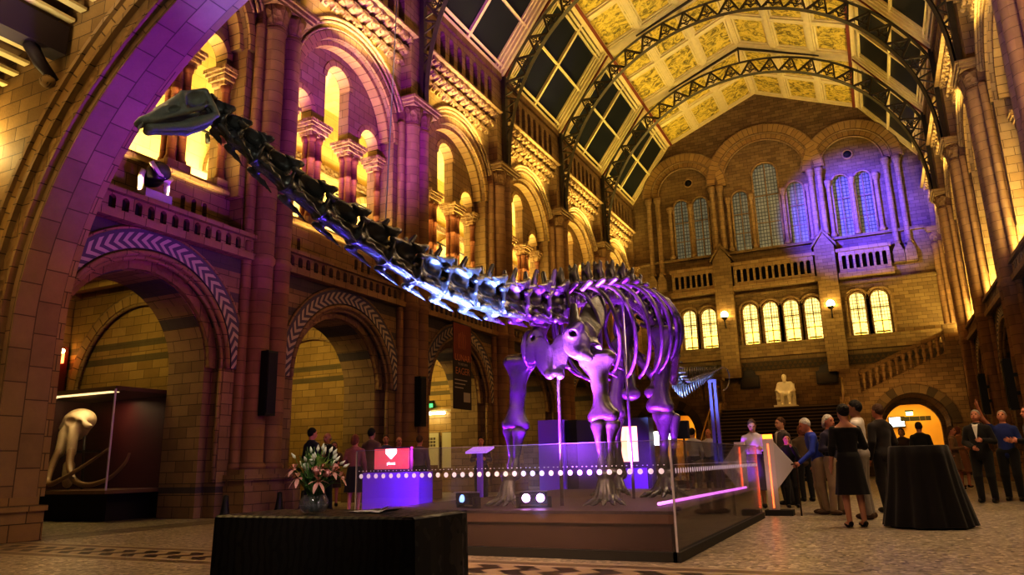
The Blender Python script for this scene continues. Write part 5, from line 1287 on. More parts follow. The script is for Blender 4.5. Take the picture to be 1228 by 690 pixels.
for az, el, r, s, mt in ((TOC+.05,.42,.105,.026,M_rose),(TOC+.5,.25,.115,.024,M_rose),(TOC-.5,.6,.11,.022,M_white),(TOC+1.25,.55,.115,.022,M_rose),(TOC-.2,.85,.115,.018,M_white),(TOC+2.9,.6,.11,.024,M_rose)): rose(az, el, r, s, mt)
for k in range(18):
    c = sph(rr.uniform(0,2*PI), rr.uniform(.35,1.3), rr.uniform(.12,.15)); stem(c, stm); d = (c-Vector((0,0,.14))).normalized(); MB().tube([tuple(c), tuple(c+d*.012), tuple(c+d*.034)], [.003,.009,.002], 6).build('lily_bud', M_white, va)
for mt, n_, nm in ((M_leaf, 70, 'leaves'), (M_leaf2, 34, 'pale_leaves')):
    lf = MB()
    for k in range(n_):
        az, el = rr.uniform(0,2*PI), rr.uniform(-.45,1.25); c = sph(az, el, rr.uniform(.05,.085)); leaf(lf, c, c - Vector((0,0,.13)) + Vector((0,0,.03)), rr.uniform(.05,.09), rr.uniform(.008,.017))
    lf.build(nm, mt, va)
for k in range(22):
    c = sph(rr.uniform(0,2*PI), rr.uniform(.2,1.4), rr.uniform(.13,.165)); stem(c, stm)
stm.build('stems', M_stem, va)
pp = MB()
for k, (x, y, a) in enumerate(((-2.27,2.98,.1),(-2.20,2.97,.35),(-2.10,2.93,-.2))):
    pp = MB(); c, s = math.cos(a), math.sin(a); v = []
    for i in range(6):
        for j in (0,1):
            u, w = -.07+.14*i/5, -.05+.1*j; v.append((c*u-s*w, s*u+c*w, .002 + .010*math.sin(i*1.2+k) * (i/5) + .012*(k == 1)*(i/5)**2 + .003*k))
    o = pp.add(v, [(i*2,i*2+1,i*2+3,i*2+2) for i in range(5)]).build('paper_sheet', plain('white_paper', (.72,.70,.68), .7), None, (x,y,.724))
    tag(o, ('curled white sheet of paper lying next to the vase', 'white sheet of paper with a lifted corner, middle of the three papers', 'white sheet of paper furthest along the table from the vase')[k], 'paper')
# tall cloth-covered table
ct = empty('high_table', (.44,11.5,0)); tag(ct, 'round high table under a floor-length black cloth on the open floor', 'table')
mb = MB(); n = 72; v = []
for z, r, w in ((1.045,.345,0),(1.03,.36,.004),(.9,.375,.012),(.7,.40,.02),(.45,.44,.028),(.2,.49,.036),(.02,.525,.042)):
    for i in range(n):
        a = 2*PI*i/n; q = r + w*math.sin(a*13) + w*.6*math.sin(a*7+1); v.append((q*math.cos(a), q*math.sin(a), z))
f = [(j*n+i, j*n+(i+1)%n, (j+1)*n+(i+1)%n, (j+1)*n+i) for j in range(6) for i in range(n)] + [tuple(range(n))]
mb.add(v, f, None, True).build('cloth_cover', cloth('black_cover', (.012,.010,.011)), ct)
MB().lathe([(.34,1.0),(.34,1.03)], (0,0,0), 24).build('table_top', M_black, ct); MB().lathe([(.04,.03),(.04,1.0)], (0,0,0), 12).build('pole', M_steel, ct); MB().lathe([(.28,0),(.28,.02),(.05,.04)], (0,0,0), 20).build('base', M_steel, ct)

# ------------------------------------------------------------------ lit pillars, kiosks, screens
M_sail = plain('sail_white', (.62,.60,.62), .5); M_led = plain('led_orange', (1,.3,.1), .4, emit=(1.0,.12,.03), es=3.5); M_cap = plain('led_cap', (1,.45,.1), .4, emit=(1.0,.25,.03), es=2.2); M_alu = plain('alu', (.72,.64,.66), .45, .1)
def pillar(x, y, h, sail, cap, lab):
    r = empty('light_pillar', (x,y,0)); tag(r, lab, 'light pillar', 'lit pillars beside the stage')
    MB().box(-.22 if sail < 0 else -.14, .14 if sail < 0 else .30, -.16,.16,0,.09).build('base', M_kick, r)
    MB().box(-.085,.085,-.05,.05,.09,h).build('shaft', M_alu, r)
    l = MB(); 
    n_ = 46
    for i in range(n_):
        z = .12 + (h-.2)*i/n_; l.box(-.010,.010,-.056,-.05,z,z+(h-.2)/n_*.5)
    l.build('led_strip', M_led, r)
    if cap: MB().box(-.075,.075,-.056,.05,h-.005,h+.07).build('lit_cap', M_cap, r)
    s = MB(); a = .085*sail; b = (.36 if sail < 0 else .40)*sail
    s.add([(a,-.03,.42),(a,-.03,h-.05),(b,-.03,.80),(a,.02,.42),(a,.02,h-.05),(b,.02,.80)], [(0,1,2),(3,5,4),(0,3,4,1),(1,4,5,2),(2,5,3,0)]).build('sail', M_sail, r)
pillar(-2.20, 13.45, 1.21, -1, False, 'shorter lit pillar with an orange strip and a white sail pointing at the stage')
pillar(-1.72, 13.4, 1.25, 1, True, 'taller lit pillar with an orange glowing cap and a white sail pointing away')
def text(s, size, mat, parent, loc, rot, ext=.001, align='CENTER', name='lettering'):
    cu = bpy.data.curves.new(name, 'FONT'); cu.body = s; cu.size = size; cu.extrude = ext; cu.align_x = align
    o = bpy.data.objects.new(name, cu); COL.objects.link(o)
    bpy.context.view_layer.update(); me = bpy.data.meshes.new_from_object(o.evaluated_get(bpy.context.evaluated_depsgraph_get())); bpy.data.objects.remove(o)
    o = link(name, me, mat, parent, loc); o.rotation_euler = rot; return o
M_scr_red = plain('screen_red', (.6,.1,.12), .3, emit=(.80,.10,.10), es=.75, noise=.3); M_scr_w = plain('screen_white', (1,1,1), .3, emit=(1,.95,.95), es=2.6)
def mottled(name, a, b_, es, scale):
    m, nt, b = nodes(name); g = N(nt, 'NewGeometry'); t = N(nt, 'TexNoise', i_Vector=g.outputs['Position'], i_Scale=scale, i_Detail=6.0)
    c = mixc(nt, N(nt, 'ValToRGB', i_0=t.outputs[0]).outputs[0], a, b_); nt.links.new(c, b.inputs['Emission Color']); nt.links.new(c, b.inputs['Base Color']); b.inputs['Emission Strength'].default_value = es; return m
M_scr_mot = mottled('screen_red_mottle', (.60,.05,.07), (.34,.12,.09), .75, 9)
M_kio = plain('kiosk_body', (.06,.05,.08), .4); M_kio_p = plain('kiosk_panel_lit_purple', (.25,.10,.6), .45)  # purple light on the dark panels is put into the colour
def ry(a): return (PI/2, 0, a)
k1 = empty('information_kiosk', (-5.98, 8.45, 0), -.0); tag(k1, 'low purple-lit kiosk with a red screen showing a white triangle', 'kiosk')
MB().box(-.46,.46,0,.34,0,.86).build('body', M_kio_p, k1)
sc = MB().box(-.28,.28,.02,.07,.90,1.17).build('screen', M_scr_mot, k1)
MB().box(-.30,.30,.03,.09,.86,1.19).build('screen_housing', M_kio, k1)
MB().add([(-.09,.012,1.165),(.09,.012,1.165),(.09,.012,1.11),(0,.012,1.03),(-.09,.012,1.11)], [(0,1,2,3,4)]).build('triangle_logo', M_scr_w, sc)
text('planet', .055, M_scr_w, sc, (0,.015,.96), ry(0))
k2 = empty('exhibit_cabinet', (-4.85, 13.9, 0)); tag(k2, 'tall dark cabinet of slabs with a glowing orange picture screen behind the stage', 'cabinet')
MB().box(-1.37,-.83,0,.3,0,1.78).build('purple_lit_slab', M_kio_p, k2); MB().box(-.81,-.55,.1,.4,0,1.76).build('dark_slab', M_black, k2); MB().box(-.53,.93,0,.35,0,1.74).build('screen_slab', M_kio, k2)
MB().box(.36,.70,-.02,.0,.92,1.58).build('picture_screen', mottled('screen_orange', (1.0,.62,.36), (.75,.30,.12), 1.6, 5), k2)
MB().tube([(.53,-.03,.98),(.53,-.03,1.2),(.53,-.03,1.5)], [.02,.05,.02], 10, flat=.2).build('bright_figure', M_scr_w, k2)
MB().box(.3,.85,-.03,0,.2,.8).build('louvre_panel', M_kio_p, k2)
k3 = empty('reading_desk', (-7.3, 13.4, 0)); tag(k3, 'slim purple-lit reading desk behind the stage near the third arch', 'desk')
MB().box(-.14,.14,-.1,.1,0,.03).box(-.05,.05,-.04,.04,.03,1.18).build('stand', M_kio_p, k3); MB().obox((0,0,1.22),(.24,0,0),(0,.17,.05),(0,-.006,.02)).build('top_board', plain('desk_top_glow', (.4,.3,.6), .3, emit=(.6,.25,1.0), es=.5), k3)  # purple light on the board put in as its own glow
k4 = empty('display_monitor', (-3.98, 15.1, 0)); tag(k4, 'bright white monitor on a thin stand behind the dinosaur hind leg', 'monitor')
MB().box(-.24,.24,-.02,.02,1.22,1.52).build('bezel', M_black, k4); MB().box(-.225,.225,-.026,-.02,1.235,1.505).build('screen', plain('screen_bright', (1,1,1), .3, emit=(.95,1,.95), es=4.5), k4); MB().box(-.03,.03,-.02,.02,.03,1.22).box(-.2,.2,-.15,.15,0,.03).build('stand', M_black, k4)
k5 = empty('loudspeaker', (-3.64, 15.5, 0)); tag(k5, 'small black loudspeaker on a stand next to the bright white monitor', 'loudspeaker')
MB().box(-.11,.11,-.1,.1,1.36,1.72).build('cabinet', M_black, k5); MB().tube([(0,0,.02),(0,0,1.36)], .02, 8).build('pole', M_black, k5); MB().lathe([(.2,0),(.2,.02),(.03,.03)], (0,0,0), 14).build('base', M_black, k5)
# display cases with small specimens behind the glass
cs = empty('display_case', (-3.75, 14.35, 0)); tag(cs, 'low glass case of small shiny objects behind the hind feet', 'case')
MB().box(-.42,.42,0,.4,0,.55).build('plinth', M_kio, cs); MB().box(-.42,.42,0,.4,.55,1.0).build('glass_cover', M_glass, cs)
sm = random.Random(4)
for k in range(7):
    MB().ball((-.34+.11*k, .12+.1*(k%2), .575+.02*(k%3)), (.03,.03,.03+.02*(k%3)), 8, 5).build('specimen', plain('pale_specimen', (.6,.58,.6), .3), cs)

# ------------------------------------------------------------------ banner, speakers, alcove fittings
bn = empty('hanging_banner', (-11.55, 19.55, 0), PI/2); tag(bn, 'tall dark banner with orange lettering hung in front of the third arch', 'banner')
bc = MB().box(0,1.12,-.01,.01,2.62,5.3).build('cloth', plain('banner_brown', (.035,.024,.022), .8), bn)
MB().box(.0,1.12,-.018,-.01,4.15,5.3).build('red_field', plain('banner_red', (.16,.035,.02), .8), bc)
M_bo = plain('banner_orange', (.42,.17,.07), .8); M_bg = plain('banner_grey', (.32,.28,.26), .8)
text('LUNAR', .30, M_bo, bc, (.56,-.02,4.12), ry(0)); text('TO RETURN', .11, M_bg, bc, (.56,-.02,3.98), ry(0)); text('EAGER', .30, M_bo, bc, (.56,-.02,3.70), ry(0))
h_ = MB()
for k in range(5): h_.tube([(.30+.1*k,-.02,4.50),(.28+.11*k,-.02,4.8),(.36+.09*k,-.02,5.05-.03*abs(k-2))], [.022,.018,.01], 6)
h_.build('hand_emblem', M_bo, bc)
l_ = MB()
for k in range(3): l_.box(.08,.85-.12*k,-.016,-.01,3.50-.12*k,3.535-.12*k)
l_.box(.62,1.04,-.016,-.01,2.85,3.15); l_.build('small_print', M_bg, bc)
MB().tube([(-.05,0,5.32),(1.17,0,5.32)], .025, 8).build('top_rail', M_black, bn)
def column_speaker(x, y, z0, z1, rz, lab):
    r = empty('column_speaker', (x,y,0), rz); tag(r, lab, 'loudspeaker', 'slim black column speakers on the piers')
    MB().box(-.15,.15,-.12,.08,z0,z1).build('cabinet', M_black, r); MB().box(-.13,.13,-.135,-.12,z0+.05,z1-.05).build('grille', plain('speaker_grille', (.016,.015,.017), .8), r); MB().box(-.04,.04,.08,.26,z0+.4,z0+.5).box(-.04,.04,.08,.26,z1-.5,z1-.4).build('wall_bracket', M_black, r)
column_speaker(-11.80, 12.06, 2.06, 3.46, PI/2, 'slim black column speaker on the pier behind the flower table')
column_speaker(-11.80, 18.08, 2.04, 3.46, PI/2, 'slim black column speaker on the pier between second and third arch')
column_speaker(3.42, 30.0, 2.2, 3.58, -PI/2, 'slim black column speaker on the further of the two dark piers')
column_speaker(3.42, 24.3, 2.05, 3.45, -PI/2, 'slim black column speaker on the nearer of the two dark piers, picture edge')
# third alcove: strip light, exit sign, notice boards
Y3 = 23.62
M_tube = plain('tube_white', (1,1,.9), .4, emit=(1,.93,.66), es=16)
r = empty('strip_light', (-14.65, Y3-.16, 2.82)); tag(r, 'bright white strip light on the wall in the third arch', 'light'); MB().tube([(-.5,0,0),(.42,0,0)], .045, 10).build('tube', M_tube, r); MB().box(-.55,.8,.0,.1,.06,.12).build('batten', plain('batten', (.35,.3,.2), .5), r)
M_exit = plain('exit_green', (.05,.5,.2), .5, emit=(.1,.75,.25), es=.8)
r = empty('exit_sign', (-14.9, Y3-.12, 3.1)); tag(r, 'small green exit sign above the strip light in the third arch', 'sign'); MB().box(-.17,.17,0,.08,.08,.2).build('black_case', M_black, r); MB().box(-.14,.14,-.02,0,-.06,.09).build('lit_panel', M_exit, r)
for k, (x0_, x1_) in enumerate(((-15.2,-14.52),(-14.36,-13.74))):
    r = empty('notice_board', ((x0_+x1_)/2, Y3-.12, 0)); tag(r, ('pale notice board with a small grid below the strip light', 'plain pale notice board nearer the banner')[k], 'board'); w = (x1_-x0_)/2
    MB().box(-w,w,0,.04,.85,2.1).build('sheet', plain('pale_board', (.55,.50,.36), .7), r); MB().box(-w-.03,w+.03,.02,.06,.82,2.13).build('frame', plain('board_frame', (.25,.2,.12), .6), r)
    if k == 0:
        g_ = MB()
        for i in range(3):
            for j in range(3): g_.box(-.12+.12*i,-.03+.12*i,-.01,0,1.62+.12*j,1.70+.12*j)
        g_.build('grid_print', plain('grid_print', (.12,.10,.08), .7), r)
# archway: television, exit sign, dark lettered board
YA = YB + 5.95
r = empty('wall_television', (.98, YA-.1, 2.75)); tag(r, 'bright white television on the wall inside the yellow archway', 'television'); MB().box(-.42,.42,0,.08,-.32,.30).build('bezel', M_black, r); MB().box(-.37,.37,-.012,0,-.25,.25).build('screen', plain('tv_white', (1,1,1), .3, emit=(.9,1,1), es=5), r)
r = empty('exit_sign', (1.62, YA-1.6, 3.12)); tag(r, 'small lit exit sign hung high inside the yellow archway', 'sign'); MB().box(-.2,.2,0,.07,.1,.18).build('black_case', M_black, r); MB().box(-.17,.17,-.012,.06,-.1,.1).build('lit_panel', plain('exit_pale', (.6,1,.6), .4, emit=(.55,.9,.45), es=2.2), r)
r = empty('hanging_board', (1.9, YA-1.0, 2.86)); tag(r, 'long dark segmented board across the yellow archway', 'sign'); MB().box(-.75,.75,0,.04,-.12,.12).build('board', plain('board_dark', (.04,.045,.03), .6), r); MB().box(.2,.22,-.01,0,-.12,.12).box(.48,.5,-.01,0,-.12,.12).box(-.3,-.28,-.01,0,-.12,.12).build('board_divider', plain('board_divider', (.35,.25,.08), .6), r)
# red panel with a small red lamp in the first alcove
r = empty('red_display_panel', (-18.08, 10.9, 0), PI/2); tag(r, 'dull red display panel high in the first alcove, with a red lamp', 'panel'); MB().box(-1.0,.72,0,.06,2.75,4.05).build('board', plain('dull_red', (.11,.02,.012), .7), r)
MB().box(-1.0,-.95,0,.06,0,2.75).box(.67,.72,0,.06,0,2.75).build('support', M_black, r)
MB().tube([(.48,-.10,3.62),(.48,-.10,3.86)], .07, 10).build('red_lamp', plain('red_lamp_glow', (1,.2,.05), .4, emit=(1,.14,.04), es=6), r); MB().ball((.48,-.12,3.92), .06, 8, 6).build('bulb', M_glow, r)
# ------------------------------------------------------------------ fossil tusker in its glass case
ec = empty('glass_case', (0,0,0)); tag(ec, 'large maroon-backed glass case with a dark base in the first alcove', 'case')
M_mar = plain('maroon_panel', (.075,.012,.014), .5); EX0, EX1, EY0, EY1 = -16.8, -13.75, 9.9, 11.5
MB().box(EX0,EX1,EY1-.05,EY1,.6,2.58).build('back_panel', M_mar, ec); MB().box(EX0,EX0+.05,EY0,EY1,.6,2.58).build('end_panel', M_mar, ec)
MB().box(EX0-.05,EX1+.05,EY0-.05,EY1+.02,.54,.61).build('shelf', plain('case_shelf', (.16,.09,.05), .5), ec); MB().box(EX0+.3,EX1-.35,EY0+.3,EY1-.1,0,.54).build('base', plain('case_base', (.02,.012,.010), .7), ec)
MB().box(EX0,EX1,EY0,EY1,2.58,2.66).build('lid', plain('case_lid', (.10,.055,.03), .5), ec)
MB().box(EX0+.4,EX1-.3,EY0+.1,EY0+.3,2.565,2.58).build('lid_light', plain('case_light', (1,.8,.5), .4, emit=(1,.72,.38), es=1.2), ec)
MB().box(EX0,EX1,EY0,EY0+.012,.612,2.578).box(EX1-.012,EX1,EY0+.014,EY1-.052,.612,2.578).build('glass_pane', glass_mat('case_glass', (.95,.94,.93), .012, .10), ec); MB().box(EX1-.015,EX1+.015,EY0-.015,EY0+.015,.6,2.6).build('corner_post', plain('post_glass_edge', (.5,.42,.6), .2), ec)
M_ivory = plain('old_bone', (.42,.33,.20), .5, noise=.3, scale=6); M_tusk = plain('tusk', (.26,.17,.09), .4, noise=.3, scale=4)
mm = empty('mammoth_skull', (-16.05, 10.72, .613)); tag(mm, 'fossil elephant-like skull with long curved tusks inside the maroon glass case', 'fossil skull')
S = [ell((0,.05,1.50),(.36,.30,.26),k=.08), ell((-.05,.02,1.30),(.30,.22,.25),k=.08), cone((.10,-.16,1.28),(.24,-.24,.78),.12,.10,k=.06), cone((-.20,-.14,1.28),(-.10,-.28,.78),.12,.10,k=.06), cone((.22,-.12,1.52),(.46,-.10,1.36),.075,.06,k=.05), ell((.50,-.08,1.33),(.10,.07,.07),k=.04), cone((-.24,-.1,1.54),(-.40,-.1,1.34),.075,.06,k=.05),
     cut(ell((.06,-.30,1.46),(.17,.18,.085)),.03), cut(ell((.30,-.22,1.40),(.09,.12,.08)),.02), cut(ell((-.26,-.24,1.36),(.08,.12,.09)),.02), ell((-.46,.05,1.0),(.14,.14,.2),k=.06), cut(ell((.04,-.34,1.16),(.06,.16,.24)),.04)]
sculpt(S, .024).build('cranium', M_ivory, mm, normals=False)
def tusk(pts, nm='tusk'): return MB().tube([tuple(p) for p in spline(pts, 6)], list(np.linspace(.085,.022,6*(len(pts)-1)+1)), 10).build(nm, M_tusk, mm)
tusk([(.24,-.24,.85),(.42,-.36,.50),(.78,-.46,.20),(1.25,-.46,.10),(1.72,-.36,.22),(2.02,-.26,.50),(2.10,-.22,.72)]); tusk([(-.10,-.28,.85),(-.05,-.46,.45),(.15,-.60,.14),(.55,-.60,.22),(1.0,-.42,.50),(1.45,-.2,.85)])
sculpt([cone((.20,-.22,.13),(.16,-.2,.50),.09,.12,k=.05), ell((.18,-.22,.30),(.11,.10,.26),k=.05)], .022).build('lower_jaw', M_ivory, mm, normals=False)
MB().tube([(-.25,.1,0),(-.2,.05,1.2)], .03, 8).tube([(.2,.12,0),(.15,.08,1.2)], .03, 8).box(-.45,.45,-.05,.3,.78,.83).build('support_stand', M_black, mm)
# small uplighters on the gallery ledges
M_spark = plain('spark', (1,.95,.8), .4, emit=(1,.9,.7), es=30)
def ledge_lamp(x, y, lab):
    r = empty('ledge_lamp', (x,y,5.665)); tag(r, lab, 'lamp', 'small lamps on the gallery ledge')
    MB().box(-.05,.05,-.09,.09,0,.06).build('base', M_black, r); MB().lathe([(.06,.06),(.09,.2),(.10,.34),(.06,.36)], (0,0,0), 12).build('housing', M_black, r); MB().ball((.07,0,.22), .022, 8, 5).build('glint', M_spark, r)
lab = iter(['small dark lamp on the ledge of the first bay, near the pier','small dark lamp on the ledge of the second bay, near the flower-side pier','small dark lamp mid-ledge in the second bay under the neck','small dark lamp on the second bay ledge where the neck crosses','small dark lamp tucked in the corner by the great arch'])
for y in (11.3, 13.4, 15.4, 17.2, 7.7): ledge_lamp(-12.68, y, next(lab))
mv = empty('moving_head_light', (-12.33, 9.25, 6.105)); tag(mv, 'white and black moving-head stage light on the balcony rail below the skull', 'stage light')
MB().box(-.18,.18,-.3,.3,0,.2).build('base', plain('light_base', (.38,.33,.38), .5), mv)
for sy in (-1,1): MB().tube([(0,sy*.27,.2),(0,sy*.30,.45),(0,sy*.26,.62)], [.07,.07,.06], 8, flat=.6).build('yoke_arm', plain('light_white', (.75,.72,.65), .4), mv)
MB().tube([(.25,-.05,.62),(.1,-.02,.6),(-.12,.02,.55),(-.25,.04,.5)], [.2,.22,.2,.12], 14).build('head', M_black, mv); MB().tube([(.262,-.052,.622),(.27,-.053,.623)], .17, 14).build('lens', plain('lens_dark', (.1,.1,.14), .08), mv)
MB().tube([(.2,-.26,.75),(.24,-.1,.52),(.22,.14,.45),(.16,.25,.56)], [.05,.06,.06,.05], 8).build('front_shell', plain('light_white', (.75,.72,.65), .4), mv)
# black cone posts against the pier base
for k, (y, x) in enumerate(((10.75,-11.42),(12.15,-11.38),(12.85,-11.36))):
    o = MB().lathe([(.13,0),(.13,.03),(.085,.16),(.055,.36),(.05,.46),(.02,.48)], (0,0,0), 14).build('cone_post', M_black, None, (x,y,0)); tag(o, ('black cone-shaped post standing alone left of the table corner', 'black cone-shaped post behind the table, middle of the three', 'black cone-shaped post nearest the flowers')[k], 'post', 'black cone posts by the pier')
# ------------------------------------------------------------------ lights
def look(o, tgt):
    d = Vector(tgt) - o.location; o.rotation_euler = d.to_track_quat('-Z', 'Y').to_euler()
def spot(loc, tgt, col, w, ang=60, blend=.6, rad=.1):
    l = bpy.data.lights.new('spot', 'SPOT'); l.energy = w; l.color = col; l.spot_size = math.radians(ang); l.spot_blend = blend; l.shadow_soft_size = rad
    o = bpy.data.objects.new('spot_lamp', l); COL.objects.link(o); o.location = loc; look(o, tgt); return o
def area(loc, tgt, col, w, sx, sy=None, spread=180):
    l = bpy.data.lights.new('area', 'AREA'); l.energy = w; l.color = col; l.shape = 'RECTANGLE'; l.size = sx; l.size_y = sy or sx; l.spread = math.radians(spread)
    o = bpy.data.objects.new('area_lamp', l); COL.objects.link(o); o.location = loc; look(o, tgt); return o
def point(loc, col, w, rad=.15):
    l = bpy.data.lights.new('point', 'POINT'); l.energy = w; l.color = col; l.shadow_soft_size = rad
    o = bpy.data.objects.new('point_lamp', l); COL.objects.link(o); o.location = loc; return o
AMB = (1.0,.64,.24); YEL = (1.0,.79,.27); PAL = (1.0,.86,.42); PUR = (.30,.02,1.0); BLU = (.20,.24,1.0); MAG = (.52,.08,1.0)
for k, b in enumerate(BAYS):
    # gallery rooms glow yellow, and spill over the sill on to columns and arch soffits
    area((-15.0, b+3, 8.0), (-16.3, b+3, 11.0), PAL, 430, 4.5, .8)
    area((-13.7, b+3, 7.35), (-13.3, b+3, 12), YEL, 100, 4.0, .2)
    area((-12.3, b+3, 6.3), (-12.42, b+3, 12), YEL, 105, 3.6, .15, 70)
    # corbel table lit from below, ceiling washed from the cornices
    area((-11.7, b+3, 12.6), (-12.2, b+3, 14), YEL, 75, 3.6, .15, 110)
    area((-12.35, b+3, 16.45), (-6, b+3, 21), PAL, 5000, 4.5, .2, 150)
    # alcoves
    area((-15.2, b+2.6, 5.1), (-15.6, b+4.0, 2), YEL, (55, 80, 130, 70, 60, 45)[k], 2.5, .5)
    if k:
        area((6.7, b+3, 8.0), (8.0, b+3, 11), PAL, 430, 4.5, .8); area((5.3, b+3, 7.3), (5.0, b+3, 12), YEL, 200, 4, .2)
        area((4.05, b+3, 16.45), (-2, b+3, 21), PAL, 5000, 4.5, .2, 150); area((4.25, b+3, 6.2), (4.3, b+3, 12), YEL, 300, 4.4, .15)
        area((3.5, b+3, 12.6), (3.9, b+3, 14), YEL, 60, 3.6, .15, 110)
        area((6.9, b+2.6, 5.1), (7, b+3.4, 2), YEL, 40, 2.5, .5)
# warm dim fill of the whole hall from added overhead panels, no fixtures
for y in (14, 22, 30, 38): area((HC, y, 19.2), (HC, y, 0), (1.0,.62,.28), 75, 6, 3)
# end wall washed from the landing
area((HC, 38.6, 6.2), (HC, 42, 13), YEL, 210, 13, .5); area((HC, 36, 14), (HC, 42, 17), YEL, 90, 12, 1)
area((HC, 38.8, 6.0), (HC, 41.5, 4.2), AMB, 18, 3, .3)
area((1.2, 36.5, 3.2), (1.2, 39, 4.4), AMB, 45, 4, .6)
for x in (-6.9, -1.45): point((x, YB-.95, 8.7), (1,.7,.25), 60, .15)
for cx_ in (HC-dx, HC+dx): area((cx_, YB+3.2, 3.9), (cx_, YB+3.2, 0), (1,.66,.20), 110, 2.5, 4)
# blue wash on the end-wall windows, cut by the ironwork on its way
spot((-9.5, 22, 15.5), (.2, 42, 13.6), (.07,.05,1.0), 150000, 21, 1.0, .05)
# purple wash on the great arch and the near bays
spot((-5.0, 8.6, 1.2), (-11.6, 9.5, 10.0), PUR, 1600, 70, .8, .2)
spot((-6.5, 10, .9), (-12, 16.8, 12.6), (.36,.02,1.0), 11000, 34, .7, .2)
spot((-4.6, 9.2, .9), (-8.3, 6.7, 7.6), PUR, 800, 50, .8, .2)
spot((-5.5, 8.6, 1.0), (-12, 9.5, 4.6), (.85,.08,.60), 420, 70, .9, .3)
spot((-2.5, 6.0, .3), (-3.66, 6.5, 2.7), (.24,.36,1.0), 4200, 34, .7, .18)
spot((-2.4, 6.6, .3), (-3.5, 7.8, 2.8), (.42,.10,1.0), 2600, 34, .7, .18)
spot((-5.7, 9.4, .7), (-7.2, 11.4, .0), PUR, 140, 100, .8, .1)
# skeleton lights on and around the stage
spot((-3.55, 7.5, .62), (-3.0, 8.15, 2.22), (.62,.20,1.0), 5200, 28, .7, .12)
spot((-3.45, 7.6, .62), (-2.85, 8.2, 1.6), MAG, 1100, 50, .5, .05)
spot((-3.75, 7.6, .62), (-3.4, 8.0, 2.1), PUR, 700, 60, .5, .06)
spot((-4.3, 7.1, .4), (-3.72, 6.3, 2.7), (.22,.30,1.0), 1500, 46, .6, .15)
spot((-3.2, 7.1, .3), (-3.62, 6.6, 2.75), (.26,.36,1.0), 1500, 44, .6, .15)
spot((-4.4, 7.1, .4), (-3.85, 5.4, 2.9), (.12,.08,1.0), 500, 46, .8, .06)
spot((-3.9, 7.1, .5), (-4.2, 3.5, 3.4), (.12,.05,1.0), 330, 20, .9, .06)
spot((-2.3, 8.6, .62), (-3.0, 8.9, 2.9), MAG, 420, 60, .6, .06)
spot((-2.3, 9.4, .62), (-2.7, 10.2, 2.2), PUR, 120, 75, .6, .06)
spot((-4.4, 9.6, .62), (-3.3, 9.4, 2.9), PUR, 700, 80, .6, .06)
spot((-4.6, 8.0, .62), (-3.9, 8.1, 1.6), PUR, 420, 75, .6, .06)
spot((-3.2, 9.3, .6), (-3.0, 9.8, 3), MAG, 700, 120, .6, .06)
spot((-3.6, 11.6, .5), (-3.0, 13.4, 2.3), (.30,.45,1.0), 3000, 60, .6, .06)
spot((-2.6, 15.0, .2), (-3.0, 15.8, 2.3), (.25,.2,1.0), 130, 70, .6, .06)
spot((-3.3, 13.3, .9), (-5.2, 13.95, .9), PUR, 130, 90, .7, .06)
spot((-5.2, 7.8, .6), (-6.0, 8.45, .5), PUR, 60, 110, .7, .06)
spot((-2.6, 14.6, .3), (-2.2, 15.2, 1.4), MAG, 90, 80, .6, .06)
spot((-2.0, 12.4, .5), (-1.95, 13.4, .8), (1.0,.60,.75), 4, 90, .7, .1)  # added weak light for the two pillars
# the skull and fore neck: a soft neutral key from the entrance side
spot((-2.2, 1.2, 3.6), (-4.15, 3.7, 3.4), (.95,1.0,.82), 38, 40, .8, .2)
spot((-1.3, 1.0, 2.4), (-2.45, 2.9, .87), (1,.93,.82), 75, 24, .8, .2)  # added light for the flowers, without a fixture
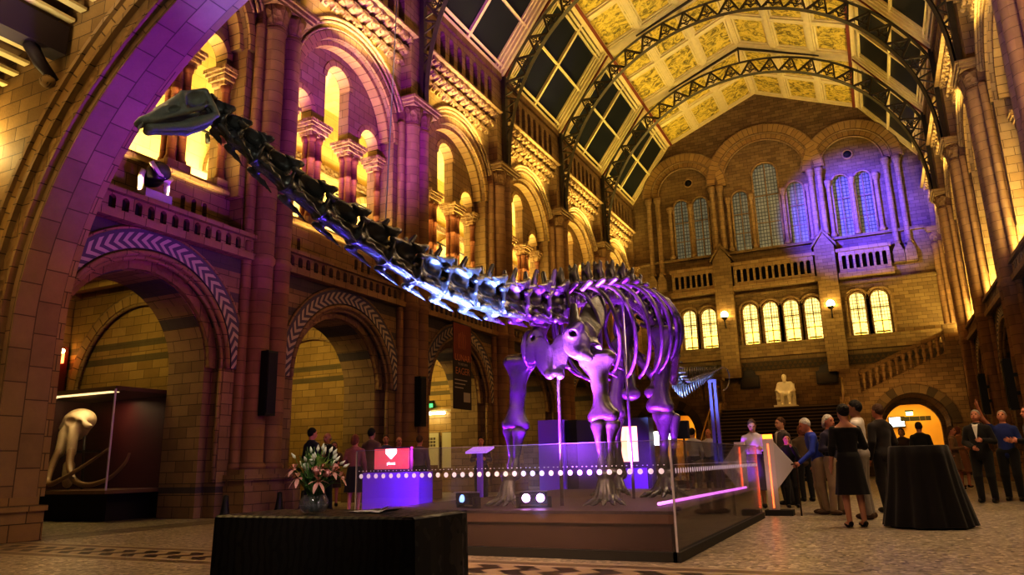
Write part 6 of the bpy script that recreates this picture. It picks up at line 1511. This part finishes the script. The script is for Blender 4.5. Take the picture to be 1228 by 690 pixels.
# entrance side: lamp on the arch wall; added fill on wall, louvres and stage front
point((-12.85, 6.12, 6.25), (1,.80,.36), 60, .06)
spot((-9.0, 2.0, 3.0), (-11.6, 6.4, 6.2), YEL, 170, 60, .9, .2)
area((-10.5, 1.5, 6.2), (-11, 2.5, 9), (1,.88,.6), 650, 4, 3, 100)
area((-3.2, 5.0, 2.4), (-3.4, 7.3, .1), (1.0,.62,.38), 16, 2.5, .3, 70)
# added fill for guests, floor and table on the open side
area((1.2, 12.5, 7.5), (.6, 12, 0), (1.0,.74,.46), 300, 3, 5)
area((.8, 2.2, 1.6), (-1.8, 2.95, .4), (1,.85,.75), 8, .6, .6)
area((-6.5, 3.0, 5.5), (-7.5, 7, 0), (1.0,.70,.38), 40, 3, 3, 120)
area((-.5, 5.5, 4.5), (-.3, 13, 1.2), (1.0,.64,.36), 60, 2, 1.5)
area((-15.6, 10.5, 2.54), (-15.8, 10.6, 0), (1,.78,.45), 14, 1.6, .3)
w = bpy.data.worlds.new('hall_dark'); bpy.context.scene.world = w; w.use_nodes = True
w.node_tree.nodes['Background'].inputs[0].default_value = (.30,.20,.16,1); w.node_tree.nodes['Background'].inputs[1].default_value = .02

# ------------------------------------------------------------------ camera
cd = bpy.data.cameras.new('camera'); cam = bpy.data.objects.new('camera', cd); COL.objects.link(cam)
yaw, pitch, roll = math.radians(25.8365), math.radians(13.5028), math.radians(-1.3645)
f_ = Vector((-math.sin(yaw)*math.cos(pitch), math.cos(yaw)*math.cos(pitch), math.sin(pitch))); r0 = Vector((math.cos(yaw), math.sin(yaw), 0)); u0 = r0.cross(f_)
r_ = r0*math.cos(roll) + u0*math.sin(roll); u_ = -r0*math.sin(roll) + u0*math.cos(roll)
cam.matrix_world = Matrix(((r_.x,u_.x,-f_.x,0),(r_.y,u_.y,-f_.y,0),(r_.z,u_.z,-f_.z,.93),(0,0,0,1)))
cd.sensor_width = 36.0; cd.lens = 36.0*881.75/1228; cd.clip_start = .05; cd.clip_end = 200
bpy.context.scene.camera = cam
s_ = bpy.context.scene
s_.view_settings.view_transform = 'Standard'; s_.view_settings.look = 'High Contrast'; s_.view_settings.exposure = 0.28
s_.cycles.use_denoising = True; s_.cycles.max_bounces = 6; s_.cycles.diffuse_bounces = 3; s_.cycles.transparent_max_bounces = 12; s_.cycles.caustics_reflective = False; s_.cycles.caustics_refractive = False; s_.cycles.sample_clamp_indirect = 4.0
